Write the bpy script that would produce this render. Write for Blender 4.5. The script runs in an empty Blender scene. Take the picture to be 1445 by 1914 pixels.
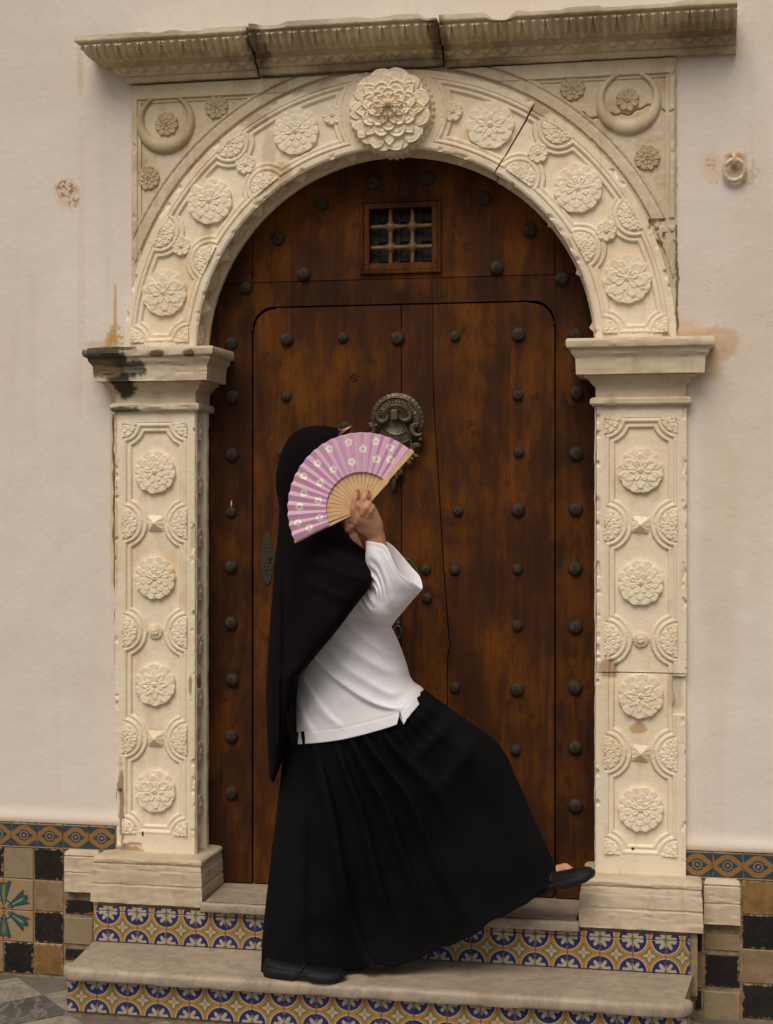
import bpy, bmesh, math, random
import numpy as np
from mathutils import Vector, Matrix, noise as mnoise

random.seed(7)
rng = np.random.default_rng(7)
S = bpy.context.scene
COL = S.collection

# ------------------------------------------------------------------ camera, world, sun, exposure
CX, CD, CZ, YAW, F, U0, V0 = 0.866, 4.514, 1.472, math.radians(11.0), 2923.0, 722.5, 935.3
cam = bpy.data.cameras.new('camera')
cam_o = bpy.data.objects.new('camera', cam); COL.objects.link(cam_o)
cam_o.location = (CX, -CD, CZ); cam_o.rotation_euler = (math.pi/2, 0, YAW)
cam.sensor_fit = 'VERTICAL'; cam.sensor_height = 36; cam.sensor_width = 27.2
cam.lens = F/1914*36
cam.shift_y = -(957-V0)/1914
cam.clip_start = 0.05; cam.clip_end = 400
S.camera = cam_o

SUN_EL, SUN_AZ = math.radians(53), math.radians(-8)      # azimuth from straight in front of the wall
world = bpy.data.worlds.new('World'); S.world = world; world.use_nodes = True
wn = world.node_tree; wn.nodes.clear()
wo = wn.nodes.new('ShaderNodeOutputWorld'); bg = wn.nodes.new('ShaderNodeBackground')
sky = wn.nodes.new('ShaderNodeTexSky'); sky.sky_type = 'NISHITA'; sky.sun_disc = False
sky.sun_elevation = SUN_EL; sky.sun_rotation = math.pi - SUN_AZ
sky.dust_density = 4.0; sky.air_density = 1.2; sky.ozone_density = 1.0
hsv = wn.nodes.new('ShaderNodeHueSaturation'); hsv.inputs['Saturation'].default_value = 0.25
wn.links.new(sky.outputs[0], hsv.inputs['Color']); wn.links.new(hsv.outputs[0], bg.inputs[0])
bg.inputs[1].default_value = 0.068
wn.links.new(bg.outputs[0], wo.inputs[0])
sun = bpy.data.lights.new('sun', 'SUN'); sun.energy = 1.7; sun.angle = math.radians(38); sun.color = (1, .9, .76)
sun_o = bpy.data.objects.new('sun', sun); COL.objects.link(sun_o)
sd = Vector((math.sin(SUN_AZ)*math.cos(SUN_EL), -math.cos(SUN_AZ)*math.cos(SUN_EL), math.sin(SUN_EL)))
sun_o.rotation_euler = sd.to_track_quat('Z', 'Y').to_euler(); sun_o.location = (0, -6, 8)
S.view_settings.view_transform = 'Standard'; S.view_settings.look = 'None'
S.view_settings.gamma = 1; S.view_settings.exposure = 0.10; S.view_settings.use_curve_mapping = False
S.render.film_transparent = False

# ------------------------------------------------------------------ measuring: photograph pixel on a real vertical plane y = Y
SN, CS = math.sin(YAW), math.cos(YAW)
def at(px, py, Y):
    k = (px-U0)/F
    vy = Y+CD
    vx = vy*(k*CS-SN)/(CS+k*SN)
    w = -vx*SN+vy*CS
    return Vector((CX+vx, Y, CZ-(py-V0)*w/F))

# ------------------------------------------------------------------ object helpers
W = {}
def tag(o, label=None, cat=None, group=None, kind=None):
    if label: o['label'] = label
    if cat: o['category'] = cat
    if group: o['group'] = group
    if kind: o['kind'] = kind
    return o
def thing(name, loc, label=None, cat=None, group=None, kind=None):
    o = bpy.data.objects.new(name, None); COL.objects.link(o)
    o.empty_display_size = .1
    o.location = loc; W[o] = Vector(loc)
    return tag(o, label, cat, group, kind)
class MB:
    def __init__(s): s.v = []; s.f = []; s.uv = None; s.col = None
    def add(s, vs, fs):
        n = len(s.v); s.v.extend(vs); s.f.extend([tuple(i+n for i in f) for f in fs]); return n
    def box(s, x0, x1, y0, y1, z0, z1):
        s.add([(x0,y0,z0),(x1,y0,z0),(x1,y1,z0),(x0,y1,z0),(x0,y0,z1),(x1,y0,z1),(x1,y1,z1),(x0,y1,z1)],
              [(3,2,1,0),(4,5,6,7),(0,1,5,4),(1,2,6,5),(2,3,7,6),(3,0,4,7)])
        return s
    def tube(s, pts, rad, n=8, closed=False, cap=True):
        pts = [Vector(p) for p in pts]; m = len(pts)
        if not hasattr(rad, '__len__'): rad = [rad]*m
        up = None; rings = []
        for i, p in enumerate(pts):
            a = pts[(i-1) % m] if (i > 0 or closed) else p
            b = pts[(i+1) % m] if (i < m-1 or closed) else p
            t = (b-a).normalized()
            if up is None: up = t.orthogonal().normalized()
            up = (up - t*up.dot(t)); up = up.normalized() if up.length > 1e-6 else t.orthogonal().normalized()
            bi = t.cross(up)
            rings.append([p+(up*math.cos(2*math.pi*k/n)+bi*math.sin(2*math.pi*k/n))*rad[i] for k in range(n)])
        vs = [tuple(q) for r in rings for q in r]; fs = []
        for i in range(m if closed else m-1):
            j = (i+1) % m
            for k in range(n):
                fs.append((i*n+k, i*n+(k+1) % n, j*n+(k+1) % n, j*n+k))
        if cap and not closed:
            fs.append(tuple(range(n-1, -1, -1))); fs.append(tuple((m-1)*n+k for k in range(n)))
        s.add(vs, fs); return s
    def grid(s, P, closed_u=False, flip=False):
        """P: array (rows, cols, 3)"""
        r, c, _ = P.shape
        vs = [tuple(p) for p in P.reshape(-1, 3).tolist()]
        fs = []
        for i in range(r-1):
            for j in range(c if closed_u else c-1):
                k = (j+1) % c
                q = (i*c+j, i*c+k, (i+1)*c+k, (i+1)*c+j)
                fs.append(q[::-1] if flip else q)
        return s.add(vs, fs)
    def ball(s, c, r, nu=12, nv=8, sc=(1,1,1)):
        vs = []; fs = []
        for i in range(nv+1):
            a = math.pi*i/nv
            for j in range(nu):
                b = 2*math.pi*j/nu
                vs.append((c[0]+r*sc[0]*math.sin(a)*math.cos(b), c[1]+r*sc[1]*math.sin(a)*math.sin(b), c[2]+r*sc[2]*math.cos(a)))
        for i in range(nv):
            for j in range(nu):
                fs.append((i*nu+j, (i+1)*nu+j, (i+1)*nu+(j+1) % nu, i*nu+(j+1) % nu))
        s.add(vs, fs); return s
def mesh_of(name, mb, mat, smooth=False, shift=None):
    me = bpy.data.meshes.new(name)
    v = np.array([tuple(p) for p in mb.v], dtype=float)
    if shift is not None: v = v-np.array(shift)
    me.from_pydata(v.tolist(), [], mb.f)
    if mat: me.materials.append(mat)
    if smooth is True: me.shade_smooth()
    me.update()
    return me
def fix_normals(me):
    bm = bmesh.new(); bm.from_mesh(me); bmesh.ops.remove_doubles(bm, verts=bm.verts, dist=1e-6)
    bmesh.ops.recalc_face_normals(bm, faces=bm.faces); bm.to_mesh(me); bm.free()
def auto_smooth(me, deg=35):
    bm = bmesh.new(); bm.from_mesh(me)
    for f in bm.faces: f.smooth = True
    a = math.radians(deg)
    for e in bm.edges:
        e.smooth = not (len(e.link_faces) == 2 and e.calc_face_angle(0) > a)
    bm.to_mesh(me); bm.free()
def bevel_mesh(me, w, seg=2, deg=30):
    bm = bmesh.new(); bm.from_mesh(me)
    es = [e for e in bm.edges if len(e.link_faces) == 2 and e.calc_face_angle(0) > math.radians(deg)]
    bmesh.ops.bevel(bm, geom=es, offset=w, segments=seg, profile=.5, affect='EDGES', clamp_overlap=True)
    bm.to_mesh(me); bm.free()
def put(name, me, parent=None, loc=(0,0,0), rot=None, scale=None):
    """link mesh data at a world location below a parent (parents are never rotated)"""
    o = bpy.data.objects.new(name, me); COL.objects.link(o)
    loc = Vector(loc); W[o] = loc
    o.location = loc-(W[parent] if parent else Vector((0,0,0)))
    if parent: o.parent = parent
    if rot: o.rotation_euler = rot
    if scale: o.scale = scale
    return o
def obj(name, mb, mat, parent=None, smooth=False, bevel=0, fix=False, auto=None, origin=None, seg=2):
    v = np.array([tuple(p) for p in mb.v], dtype=float)
    if origin is None:
        lo, hi = v.min(0), v.max(0)
        origin = ((lo[0]+hi[0])/2, (lo[1]+hi[1])/2, lo[2])
    me = mesh_of(name, mb, mat, smooth, origin)
    if fix: fix_normals(me)
    if bevel: bevel_mesh(me, bevel, seg)
    if auto: auto_smooth(me, auto)
    return put(name, me, parent, origin)
def slab(pts, y0, y1):
    """polygon in x,z (counter-clockwise seen from the camera side, -y) extruded from y0 (front) to y1"""
    a = sum(pts[i][0]*pts[(i+1) % len(pts)][1]-pts[(i+1) % len(pts)][0]*pts[i][1] for i in range(len(pts)))
    if a < 0: pts = pts[::-1]
    n = len(pts); mb = MB()
    mb.add([(p[0], y0, p[1]) for p in pts]+[(p[0], y1, p[1]) for p in pts],
           [tuple(range(n)), tuple(range(2*n-1, n-1, -1))]+[(i, i+n, (i+1) % n+n, (i+1) % n) for i in range(n)])
    return mb
def smooth_noise(x, z, sc, seed=0.):
    """numpy value noise, two octaves"""
    def one(x, z):
        xi, zi = np.floor(x).astype(int), np.floor(z).astype(int); fx, fz = x-xi, z-zi
        fx = fx*fx*(3-2*fx); fz = fz*fz*(3-2*fz)
        def h(a, b):
            q = np.sin(a*127.1+b*311.7+seed*17.3)*43758.5453
            return q-np.floor(q)
        return (h(xi,zi)*(1-fx)+h(xi+1,zi)*fx)*(1-fz)+(h(xi,zi+1)*(1-fx)+h(xi+1,zi+1)*fx)*fz
    return one(x*sc, z*sc)*.65+one(x*sc*2.1+7, z*sc*2.1+3)*.35
def sstep(a, b, x):
    t = np.clip((x-a)/(b-a), 0, 1); return t*t*(3-2*t)

# ------------------------------------------------------------------ node helpers: small expressions that become math nodes
class X:
    def __init__(s, m, sock): s.m, s.s = m, sock
    def _b(s, op, o, rev=False): return s.m.math(op, o, s) if rev else s.m.math(op, s, o)
    def __add__(s, o): return s._b('ADD', o)
    __radd__ = __add__
    def __sub__(s, o): return s._b('SUBTRACT', o)
    def __rsub__(s, o): return s._b('SUBTRACT', o, True)
    def __mul__(s, o): return s._b('MULTIPLY', o)
    __rmul__ = __mul__
    def __truediv__(s, o): return s._b('DIVIDE', o)
class Mat:
    def __init__(s, name, rough=.7, spec=.3, metal=0.):
        s.mat = bpy.data.materials.new(name); s.mat.use_nodes = True
        s.t = s.mat.node_tree; s.bsdf = s.t.nodes['Principled BSDF']
        s.bsdf.inputs['Roughness'].default_value = rough
        s.bsdf.inputs['Specular IOR Level'].default_value = spec
        s.bsdf.inputs['Metallic'].default_value = metal
        s._pos = s._obj = s._uv = s._rnd = None
    def n(s, t): return s.t.nodes.new(t)
    def link(s, a, b): s.t.links.new(a.s if isinstance(a, X) else a, b)
    def inp(s, sock, v):
        if isinstance(v, X): s.t.links.new(v.s, sock)
        else: sock.default_value = v
    def math(s, op, a, b=None, c=None, clamp=False):
        nd = s.n('ShaderNodeMath'); nd.operation = op; nd.use_clamp = clamp
        s.inp(nd.inputs[0], a)
        if b is not None: s.inp(nd.inputs[1], b)
        if c is not None: s.inp(nd.inputs[2], c)
        return X(s, nd.outputs[0])
    def sm(s, lo, hi, v, a=0., b=1.):
        nd = s.n('ShaderNodeMapRange'); nd.interpolation_type = 'SMOOTHSTEP'
        if lo > hi: lo, hi, a, b = hi, lo, b, a
        s.inp(nd.inputs[0], v); nd.inputs[1].default_value = lo; nd.inputs[2].default_value = hi
        nd.inputs[3].default_value = a; nd.inputs[4].default_value = b
        return X(s, nd.outputs[0])
    def pos(s):
        if not s._pos: s._pos = s.n('ShaderNodeNewGeometry').outputs['Position']
        return s._pos
    def objc(s):
        if not s._obj: s._obj = s.n('ShaderNodeTexCoord').outputs['Object']
        return s._obj
    def uv(s):
        if not s._uv: s._uv = s.n('ShaderNodeTexCoord').outputs['UV']
        return s._uv
    def rnd(s):
        if not s._rnd: s._rnd = s.n('ShaderNodeObjectInfo').outputs['Random']
        return X(s, s._rnd)
    def sep(s, v):
        nd = s.n('ShaderNodeSeparateXYZ'); s.t.links.new(v, nd.inputs[0])
        return X(s, nd.outputs[0]), X(s, nd.outputs[1]), X(s, nd.outputs[2])
    def comb(s, x, y, z):
        nd = s.n('ShaderNodeCombineXYZ')
        for i, v in enumerate((x, y, z)): s.inp(nd.inputs[i], v)
        return nd.outputs[0]
    def scaled(s, v, sc, off=(0,0,0)):
        nd = s.n('ShaderNodeMapping'); s.t.links.new(v, nd.inputs[0])
        nd.inputs['Scale'].default_value = sc; nd.inputs['Location'].default_value = off
        return nd.outputs[0]
    def noise(s, v, scale, detail=4, rough=.55, dist=0.):
        nd = s.n('ShaderNodeTexNoise'); s.t.links.new(v, nd.inputs['Vector'])
        nd.inputs['Scale'].default_value = scale; nd.inputs['Detail'].default_value = detail
        nd.inputs['Roughness'].default_value = rough; nd.inputs['Distortion'].default_value = dist
        return X(s, nd.outputs[0])
    def voro(s, v, scale):
        nd = s.n('ShaderNodeTexVoronoi'); s.t.links.new(v, nd.inputs['Vector'])
        nd.inputs['Scale'].default_value = scale
        return X(s, nd.outputs['Distance'])
    def mix(s, f, a, b):
        nd = s.n('ShaderNodeMix'); nd.data_type = 'RGBA'
        s.inp(nd.inputs[0], f)
        for sock, v in ((nd.inputs[6], a), (nd.inputs[7], b)):
            if isinstance(v, X): s.t.links.new(v.s, sock)
            else: sock.default_value = (*v, 1)
        return X(s, nd.outputs[2])
    def color(s, c):
        if isinstance(c, X): s.t.links.new(c.s, s.bsdf.inputs['Base Color'])
        else: s.bsdf.inputs['Base Color'].default_value = (*c, 1)
    def rough(s, v): s.inp(s.bsdf.inputs['Roughness'], v)
    def bump(s, h, strength=.3, dist=.002):
        nd = s.n('ShaderNodeBump'); nd.inputs['Strength'].default_value = strength; nd.inputs['Distance'].default_value = dist
        s.t.links.new(h.s, nd.inputs['Height']); s.t.links.new(nd.outputs[0], s.bsdf.inputs['Normal'])

def blob(m, x, z, cx, cz, rx, rz, wob, soft=.35):
    """soft-edged stain: an ellipse with an uneven, noisy outline"""
    dx = (x-cx)/rx; dz = (z-cz)/rz
    d = m.math('SQRT', dx*dx+dz*dz)+wob
    return m.sm(1+soft, 1-soft, d)

# ------------------------------------------------------------------ materials
def plaster():
    m = Mat('limewashed_plaster', .9, .15)
    p = m.pos(); x, y, z = m.sep(p)
    big = m.noise(p, 1.3, 4); mid = m.noise(p, 9, 5); streak = m.noise(m.scaled(p, (14, 1, .8)), 1.0, 4)
    wob = (m.noise(p, 22, 5)-.5)*1.5
    tro = m.noise(m.scaled(p, (1, 1, .7), (7, 0, 2)), 3.1, 6, .62, .9)
    c = m.mix(m.sm(.3, .75, big), (.745, .655, .575), (.675, .58, .497))
    c = m.mix(m.sm(.55, .8, streak)*.45, c, (.62, .51, .41))
    c = m.mix(m.sm(.6, .8, mid)*.25, c, (.64, .56, .49))
    c = m.mix(m.sm(.52, .56, tro)*.12, c, (.79, .71, .63))
    c = m.mix(m.sm(.40, .36, tro)*.12, c, (.61, .52, .43))
    spots = [(1335,645,.075,.045,(.50,.27,.12),.75),(1300,640,.05,.03,(.52,.30,.14),.7),(1290,625,.05,.04,(.6,.40,.22),.6),(1330,690,.03,.03,(.60,.38,.2),.5),
             (1375,300,.030,.026,(.50,.25,.06),.9),(1332,312,.03,.045,(.63,.47,.3),.5),
             (126,362,.03,.045,(.60,.46,.33),.6),(208,640,.02,.03,(.45,.25,.06),.7),(195,645,.05,.015,(.6,.42,.25),.6),
             (215,590,.006,.09,(.5,.28,.06),.7),(150,130,.012,.08,(.55,.4,.25),.45),(152,470,.012,.4,(.63,.52,.40),.3),(210,900,.008,.35,(.62,.44,.2),.55),(1345,1000,.05,.5,(.67,.53,.4),.5),(1410,700,.07,.6,(.68,.55,.42),.4)]
    for (px, py, rx, rz, col, a) in spots:
        q = at(px, py, .022)
        c = m.mix(blob(m, x, z, q.x, q.z, rx, rz, wob)*a, c, col)
    speck = m.sm(.50, .58, m.noise(p, 70, 4, .65))
    for (px, py, rx, rz, col, a) in [(122,352,.030,.030,(.30,.16,.06),.95),(138,372,.022,.035,(.36,.2,.09),.8),(1330,303,.016,.014,(.55,.24,.02),1.),(1337,320,.014,.010,(.55,.24,.02),1.),(1332,344,.018,.010,(.5,.23,.03),.9),(1395,318,.03,.05,(.5,.3,.14),.5),(215,640,.03,.05,(.5,.26,.05),.8)]:
        q = at(px, py, .022)
        c = m.mix(blob(m, x, z, q.x, q.z, rx, rz, wob*.6)*speck*a, c, col)
    crk = m.math('ABSOLUTE', m.noise(m.scaled(p, (1,1,1.6),(4,0,1)), 2.2, 6, .62, .5)-.5)
    c = m.mix(m.sm(.0025, .0008, crk)*m.sm(.5,.62,big)*.35, c, (.40,.30,.21))
    z0 = at(60, 1545, .022).z
    c = m.mix(m.sm(z0+.06, z0-.01, z+(mid-.5)*.06)*.6, c, (.70, .49, .30))
    m.color(c)
    h = m.noise(p, 60, 6, .6)*.45+m.noise(p, 9, 3)*1.0+m.sm(.48, .60, tro)*.14+m.noise(p, 260, 2)*.12
    m.bump(h, .5, .006)
    return m.mat
def marble(name, base, alt, stain, amount=.5, dirt=None, vein=.0, grime=0., rough=.62):
    m = Mat(name, rough, .3)
    p = m.pos(); x, y, z = m.sep(p)
    big = m.noise(p, 3.2, 5, .6, .6); mid = m.noise(m.scaled(p, (1, 1, .55)), 13, 6, .62, .4); fine = m.noise(p, 110, 4)
    c = m.mix(m.sm(.35, .68, big), base, alt)
    c = m.mix(m.sm(.5, .74, mid)*amount, c, stain)
    strk = m.noise(m.scaled(p, (26, 8, 2.2), (1, 0, 3)), 1.0, 5, .6, .5)
    c = m.mix(m.sm(.55, .74, strk)*amount*.7, c, stain)
    if vein:
        v = m.noise(m.scaled(p, (1, 1.6, 1), (3, 2, 1)), 5, 7, .68, 1.4)
        va = m.math('ABSOLUTE', v-.5)
        c = m.mix(m.sm(.045, .0, va)*vein, c, (.16, .145, .12))
    c = m.mix(m.sm(.5, .8, fine)*.18, c, stain)
    if grime:
        g = m.noise(m.scaled(p, (1, 1, .8), (5, 0, 2)), 6.5, 7, .68)
        c = m.mix(m.sm(.5, .68, g)*grime, c, (.17, .125, .07))
    if dirt: c = dirt(m, c, x, z, mid)
    m.color(c)
    m.rough(m.sm(.3, .7, mid, rough-.06, rough+.14))
    m.bump(mid*.5+fine*.5+m.noise(p, 320, 2)*.2, .35, .0025)
    return m.mat
def dirt_impost(m, c, x, z, mid):
    wob = (m.noise(m.pos(), 26, 5, .65)-.5)*1.9
    for (px, py, rx, rz, col, a) in [(195,672,.075,.055,(.035,.028,.016),.93),(235,690,.05,.035,(.05,.038,.022),.9),(222,715,.035,.04,(.03,.024,.014),.95),(215,764,.05,.012,(.045,.032,.02),.9),
                              (293,661,.028,.012,(.05,.04,.022),.85),(355,660,.018,.009,(.05,.04,.022),.85),(235,651,.035,.008,(.05,.04,.02),.85),(190,690,.05,.03,(.22,.13,.06),.5)]:
        q = at(px, py, -.07)
        c = m.mix(blob(m, x, z, q.x, q.z, rx, rz, wob, .22)*a, c, col)
    return c
def dirt_cornice(m, c, x, z, mid):
    wob = (m.noise(m.pos(), 22, 5, .65)-.5)*1.6
    c = m.mix(m.sm(ZCT_-.014, ZCT_-.008, z+(mid-.5)*.02)*.65, c, (.62,.54,.42))
    for (px, py, rx, rz, col, a) in [(480,90,.03,.08,(.12,.08,.04),.8),(820,80,.025,.08,(.13,.085,.045),.8),(1320,60,.10,.05,(.2,.14,.08),.55),(700,110,.2,.02,(.14,.095,.05),.7),(900,110,.12,.02,(.14,.095,.05),.7),(300,70,.12,.02,(.24,.17,.1),.5),(560,60,.1,.03,(.27,.2,.12),.5),(1100,40,.15,.03,(.27,.2,.12),.5)]:
        q = at(px, py, -.08)
        c = m.mix(blob(m, x, z, q.x, q.z, rx, rz, wob, .5)*a, c, col)
    return c
ZCT_ = 2.852
def dirt_pilaster(m, c, x, z, mid):
    wob = (m.noise(m.pos(), 30, 5, .65)-.5)*1.7
    for (px, py, rx, rz, col, a) in [(226,1510,.012,.13,(.30,.17,.075),.85),(235,1590,.05,.012,(.34,.2,.09),.8),(1135,1248,.03,.028,(.36,.2,.1),.75),(1193,1362,.022,.016,(.45,.25,.08),.7),
                              (1183,1587,.005,.005,(.04,.03,.02),1.),(267,1559,.004,.008,(.03,.025,.02),1.),(1262,1290,.02,.06,(.55,.42,.3),.7),(356,1280,.006,.03,(.33,.18,.08),.8),
                              (1196,1300,.05,.03,(.5,.3,.13),.0),(1200,890,.045,.05,(.36,.26,.15),.45),(216,800,.006,.12,(.5,.3,.05),.6),(218,1000,.004,.2,(.5,.33,.08),.5)]:
        q = at(px, py, 0)
        c = m.mix(blob(m, x, z, q.x, q.z, rx, rz, wob, .25)*a, c, col)
    return c
def dirt_arch(m, c, x, z, mid):
    wob = (m.noise(m.pos(), 22, 5, .65)-.5)*1.7
    for (px, py, rx, rz, col, a) in [(525,320,.03,.03,(.42,.27,.13),.7),(500,300,.02,.08,(.5,.36,.22),.45),(225,600,.006,.08,(.5,.28,.06),.6),(470,225,.05,.02,(.4,.27,.15),.6),(1010,205,.03,.02,(.36,.24,.13),.7),(930,140,.08,.015,(.33,.24,.14),.7),
                              (560,160,.12,.025,(.36,.26,.15),.6),(455,200,.1,.04,(.35,.25,.14),.5),(385,430,.02,.06,(.42,.26,.12),.45),(1240,440,.02,.04,(.33,.23,.13),.7),(1245,630,.012,.02,(.3,.18,.1),.7)]:
        q = at(px, py, 0)
        c = m.mix(blob(m, x, z, q.x, q.z, rx, rz, wob, .35)*a, c, col)
    return c
def wood(name, dark, mid_, light, tint=None):
    m = Mat(name, .8, .12)
    p = m.objc() if tint is None else m.pos()
    x, y, z = m.sep(m.pos())
    g = m.noise(m.scaled(m.pos(), (110, 30, 7)), 1.0, 6, .66, .6)
    g2 = m.noise(m.scaled(m.pos(), (22, 10, 2.2), (2, 0, 5)), 1.0, 6, .64, 1.0)
    pat = m.noise(m.scaled(m.pos(), (1, 1, .55)), 6.5, 5, .62)
    blot = m.noise(m.scaled(m.pos(), (1, 1, .8), (9, 3, 4)), 17, 4, .6)
    c = m.mix(m.sm(.34, .60, g2*.45+pat*.55), dark, mid_)
    c = m.mix(m.sm(.47, .62, pat*.6+g2*.25+g*.15), c, light)
    c = m.mix(m.sm(.50, .70, g)*.6, c, dark)
    c = m.mix(m.sm(.56, .68, blot)*.7, c, dark)
    sp = m.noise(m.scaled(m.pos(), (1, 1, .6)), 60, 3, .6)
    c = m.mix(m.sm(.60, .72, sp)*.5, c, dark)
    m.color(c)
    m.rough(m.sm(.3, .7, g, .7, .88))
    m.bump(g*.8+g2*.6, .55, .002)
    return m.mat
def simple(name, col, rough=.6, spec=.3, metal=0., var=.25, scale=30, bump=0., alt=None, bscale=200):
    m = Mat(name, rough, spec, metal)
    f = m.noise(m.pos(), scale, 4)
    alt = alt or tuple(v*(1-var) for v in col)
    m.color(m.mix(m.sm(.35, .7, f), col, alt))
    if bump: m.bump(m.noise(m.pos(), bscale, 3), bump, .001)
    return m.mat
def glaze_wear(m, c, px, pz, amt=.5):
    """chipped edges and scuffed glaze: the clay body shows through"""
    r = m.rnd()
    ox = m.comb(px+r*37., r*11., pz+r*23.)
    n1 = m.noise(ox, 5, 5, .65); n2 = m.noise(ox, 16, 4)
    e = m.math('MINIMUM', m.math('MINIMUM', px, 1-px), m.math('MINIMUM', pz, 1-pz))
    chip = m.sm(.035, .005, e-(n1-.55)*.28)
    c = m.mix(chip*amt, c, (.36, .22, .11))
    c = m.mix(m.sm(.62, .78, n2)*.35*amt, c, (.30, .22, .13))
    return c, n1
def tile_star():
    m = Mat('painted_star_tile', .4, .28)
    u = m.uv(); px, pz, _ = m.sep(u)
    wv = (m.noise(u, 7, 2)-.5)*.03
    ax = m.math('ABSOLUTE', px-.5); az = m.math('ABSOLUTE', pz-.5)
    cxx = .5-ax; czz = .5-az                                  # from the nearest corner
    rc = m.math('SQRT', cxx*cxx+czz*czz)+wv
    th = m.math('ARCTAN2', czz, cxx)
    r0 = m.math('SQRT', ax*ax+az*az)+wv*.6; t0 = m.math('ARCTAN2', az, ax)
    white, blue, green, orange, dk = (.43,.36,.275), (.006,.014,.100), (.045,.165,.085), (.47,.185,.008), (.04,.028,.02)
    # field inside the four arcs: green with a cross flower
    c = m.mix(m.noise(u, 9, 3), green, (.085,.22,.12))
    ca = m.math('ABSOLUTE', m.math('COSINE', t0*2.))          # 1 on the axes
    tre = m.math('COSINE', t0*12.)
    pet = .075+.115*m.math('POWER', ca, 2.2)+.014*tre
    c = m.mix(m.sm(.016, .0, r0-pet-.012), c, (.06,.10,.07))
    c = m.mix(m.sm(.010, -.006, r0-pet), c, white)
    c = m.mix(m.sm(.060, .050, r0), c, (.62,.20,.015))
    # orange band, white ring, blue quarter
    c = m.mix(m.sm(.552, .542, rc), c, (.07,.06,.03))
    c = m.mix(m.sm(.541, .532, rc), c, m.mix(m.noise(u, 8, 3), orange, (.40,.20,.015)))
    c = m.mix(m.sm(.474, .467, rc), c, (.12,.08,.05))
    c = m.mix(m.sm(.465, .456, rc), c, white)
    c = m.mix(m.sm(.424, .414, rc), c, blue)
    lob = m.math('ABSOLUTE', m.math('SINE', th*4.+.785))      # white sprays: three jagged leaves
    jag = m.math('ABSOLUTE', m.math('SINE', th*14.))
    spray = .145+.165*m.math('POWER', lob, 1.3)+.025*jag
    c = m.mix(m.sm(.014, -.008, rc-spray), c, white)
    vein = m.math('ABSOLUTE', m.math('SINE', th*8.))
    c = m.mix(m.sm(.22, .10, vein)*m.sm(.13, .16, rc)*m.sm(.26, .22, rc)*.7, c, blue)
    c = m.mix(m.sm(.105, .090, rc+jag*.03), c, (.10,.24,.14))
    c = m.mix(m.sm(.9, .2, m.noise(u, 4, 3))*.10, c, (.17,.12,.065))
    c = m.mix(m.rnd()*.16, c, (.12,.085,.045))
    c, n1 = glaze_wear(m, c, px, pz, .8)
    m.color(c); m.rough(m.sm(.35, .7, n1, .36, .65)); m.bump(n1, .2, .002)
    return m.mat
def tile_braid():
    m = Mat('painted_braid_tile', .45, .25)
    u = m.uv(); px, pz, _ = m.sep(u)
    wv = (m.noise(u, 6, 2)-.5)*.03
    x = px-.5; z = pz-.5+wv
    blue, orange, cream, dk = (.025,.042,.062), (.33,.135,.015), (.32,.24,.14), (.03,.022,.016)
    c = m.mix(m.noise(u, 5, 3), blue, (.045,.066,.072))
    r = m.math('SQRT', x*x+z*z)
    c = m.mix(m.sm(.165, .155, r), c, cream)
    c = m.mix(m.sm(.135, .125, r), c, (.025,.045,.08))
    c = m.mix(m.sm(.065, .05, r), c, orange)
    xx = m.math('ABSOLUTE', x); t = m.math('GREATER_THAN', xx, .22)
    for sg in (-1., 1.):
        # an arc over the eye, then a straight strand that crosses into the next tile
        zz = z*sg
        da = m.math('ABSOLUTE', m.math('SQRT', x*x+zz*zz)-.311)+m.math('LESS_THAN', zz, -.02)
        dl = m.math('ABSOLUTE', zz-(.22-(xx-.22)*.786))*.786
        d = da*(1-t)+dl*t
        c = m.mix(m.sm(.098, .088, d), c, dk)
        c = m.mix(m.sm(.086, .079, d), c, cream)
        c = m.mix(m.sm(.068, .062, d), c, dk)
        c = m.mix(m.sm(.060, .052, d), c, m.mix(m.noise(u, 12, 3), orange, (.27,.12,.03)))
    e = m.math('ABSOLUTE', pz-.5)
    c = m.mix(m.sm(.43, .445, e), c, (.40,.27,.12)); c = m.mix(m.sm(.465, .475, e), c, (.05,.06,.07))
    c, n1 = glaze_wear(m, c, px, pz, .85)
    m.color(c); m.rough(m.sm(.35, .7, n1, .35, .65)); m.bump(n1, .25, .002)
    return m.mat
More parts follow.
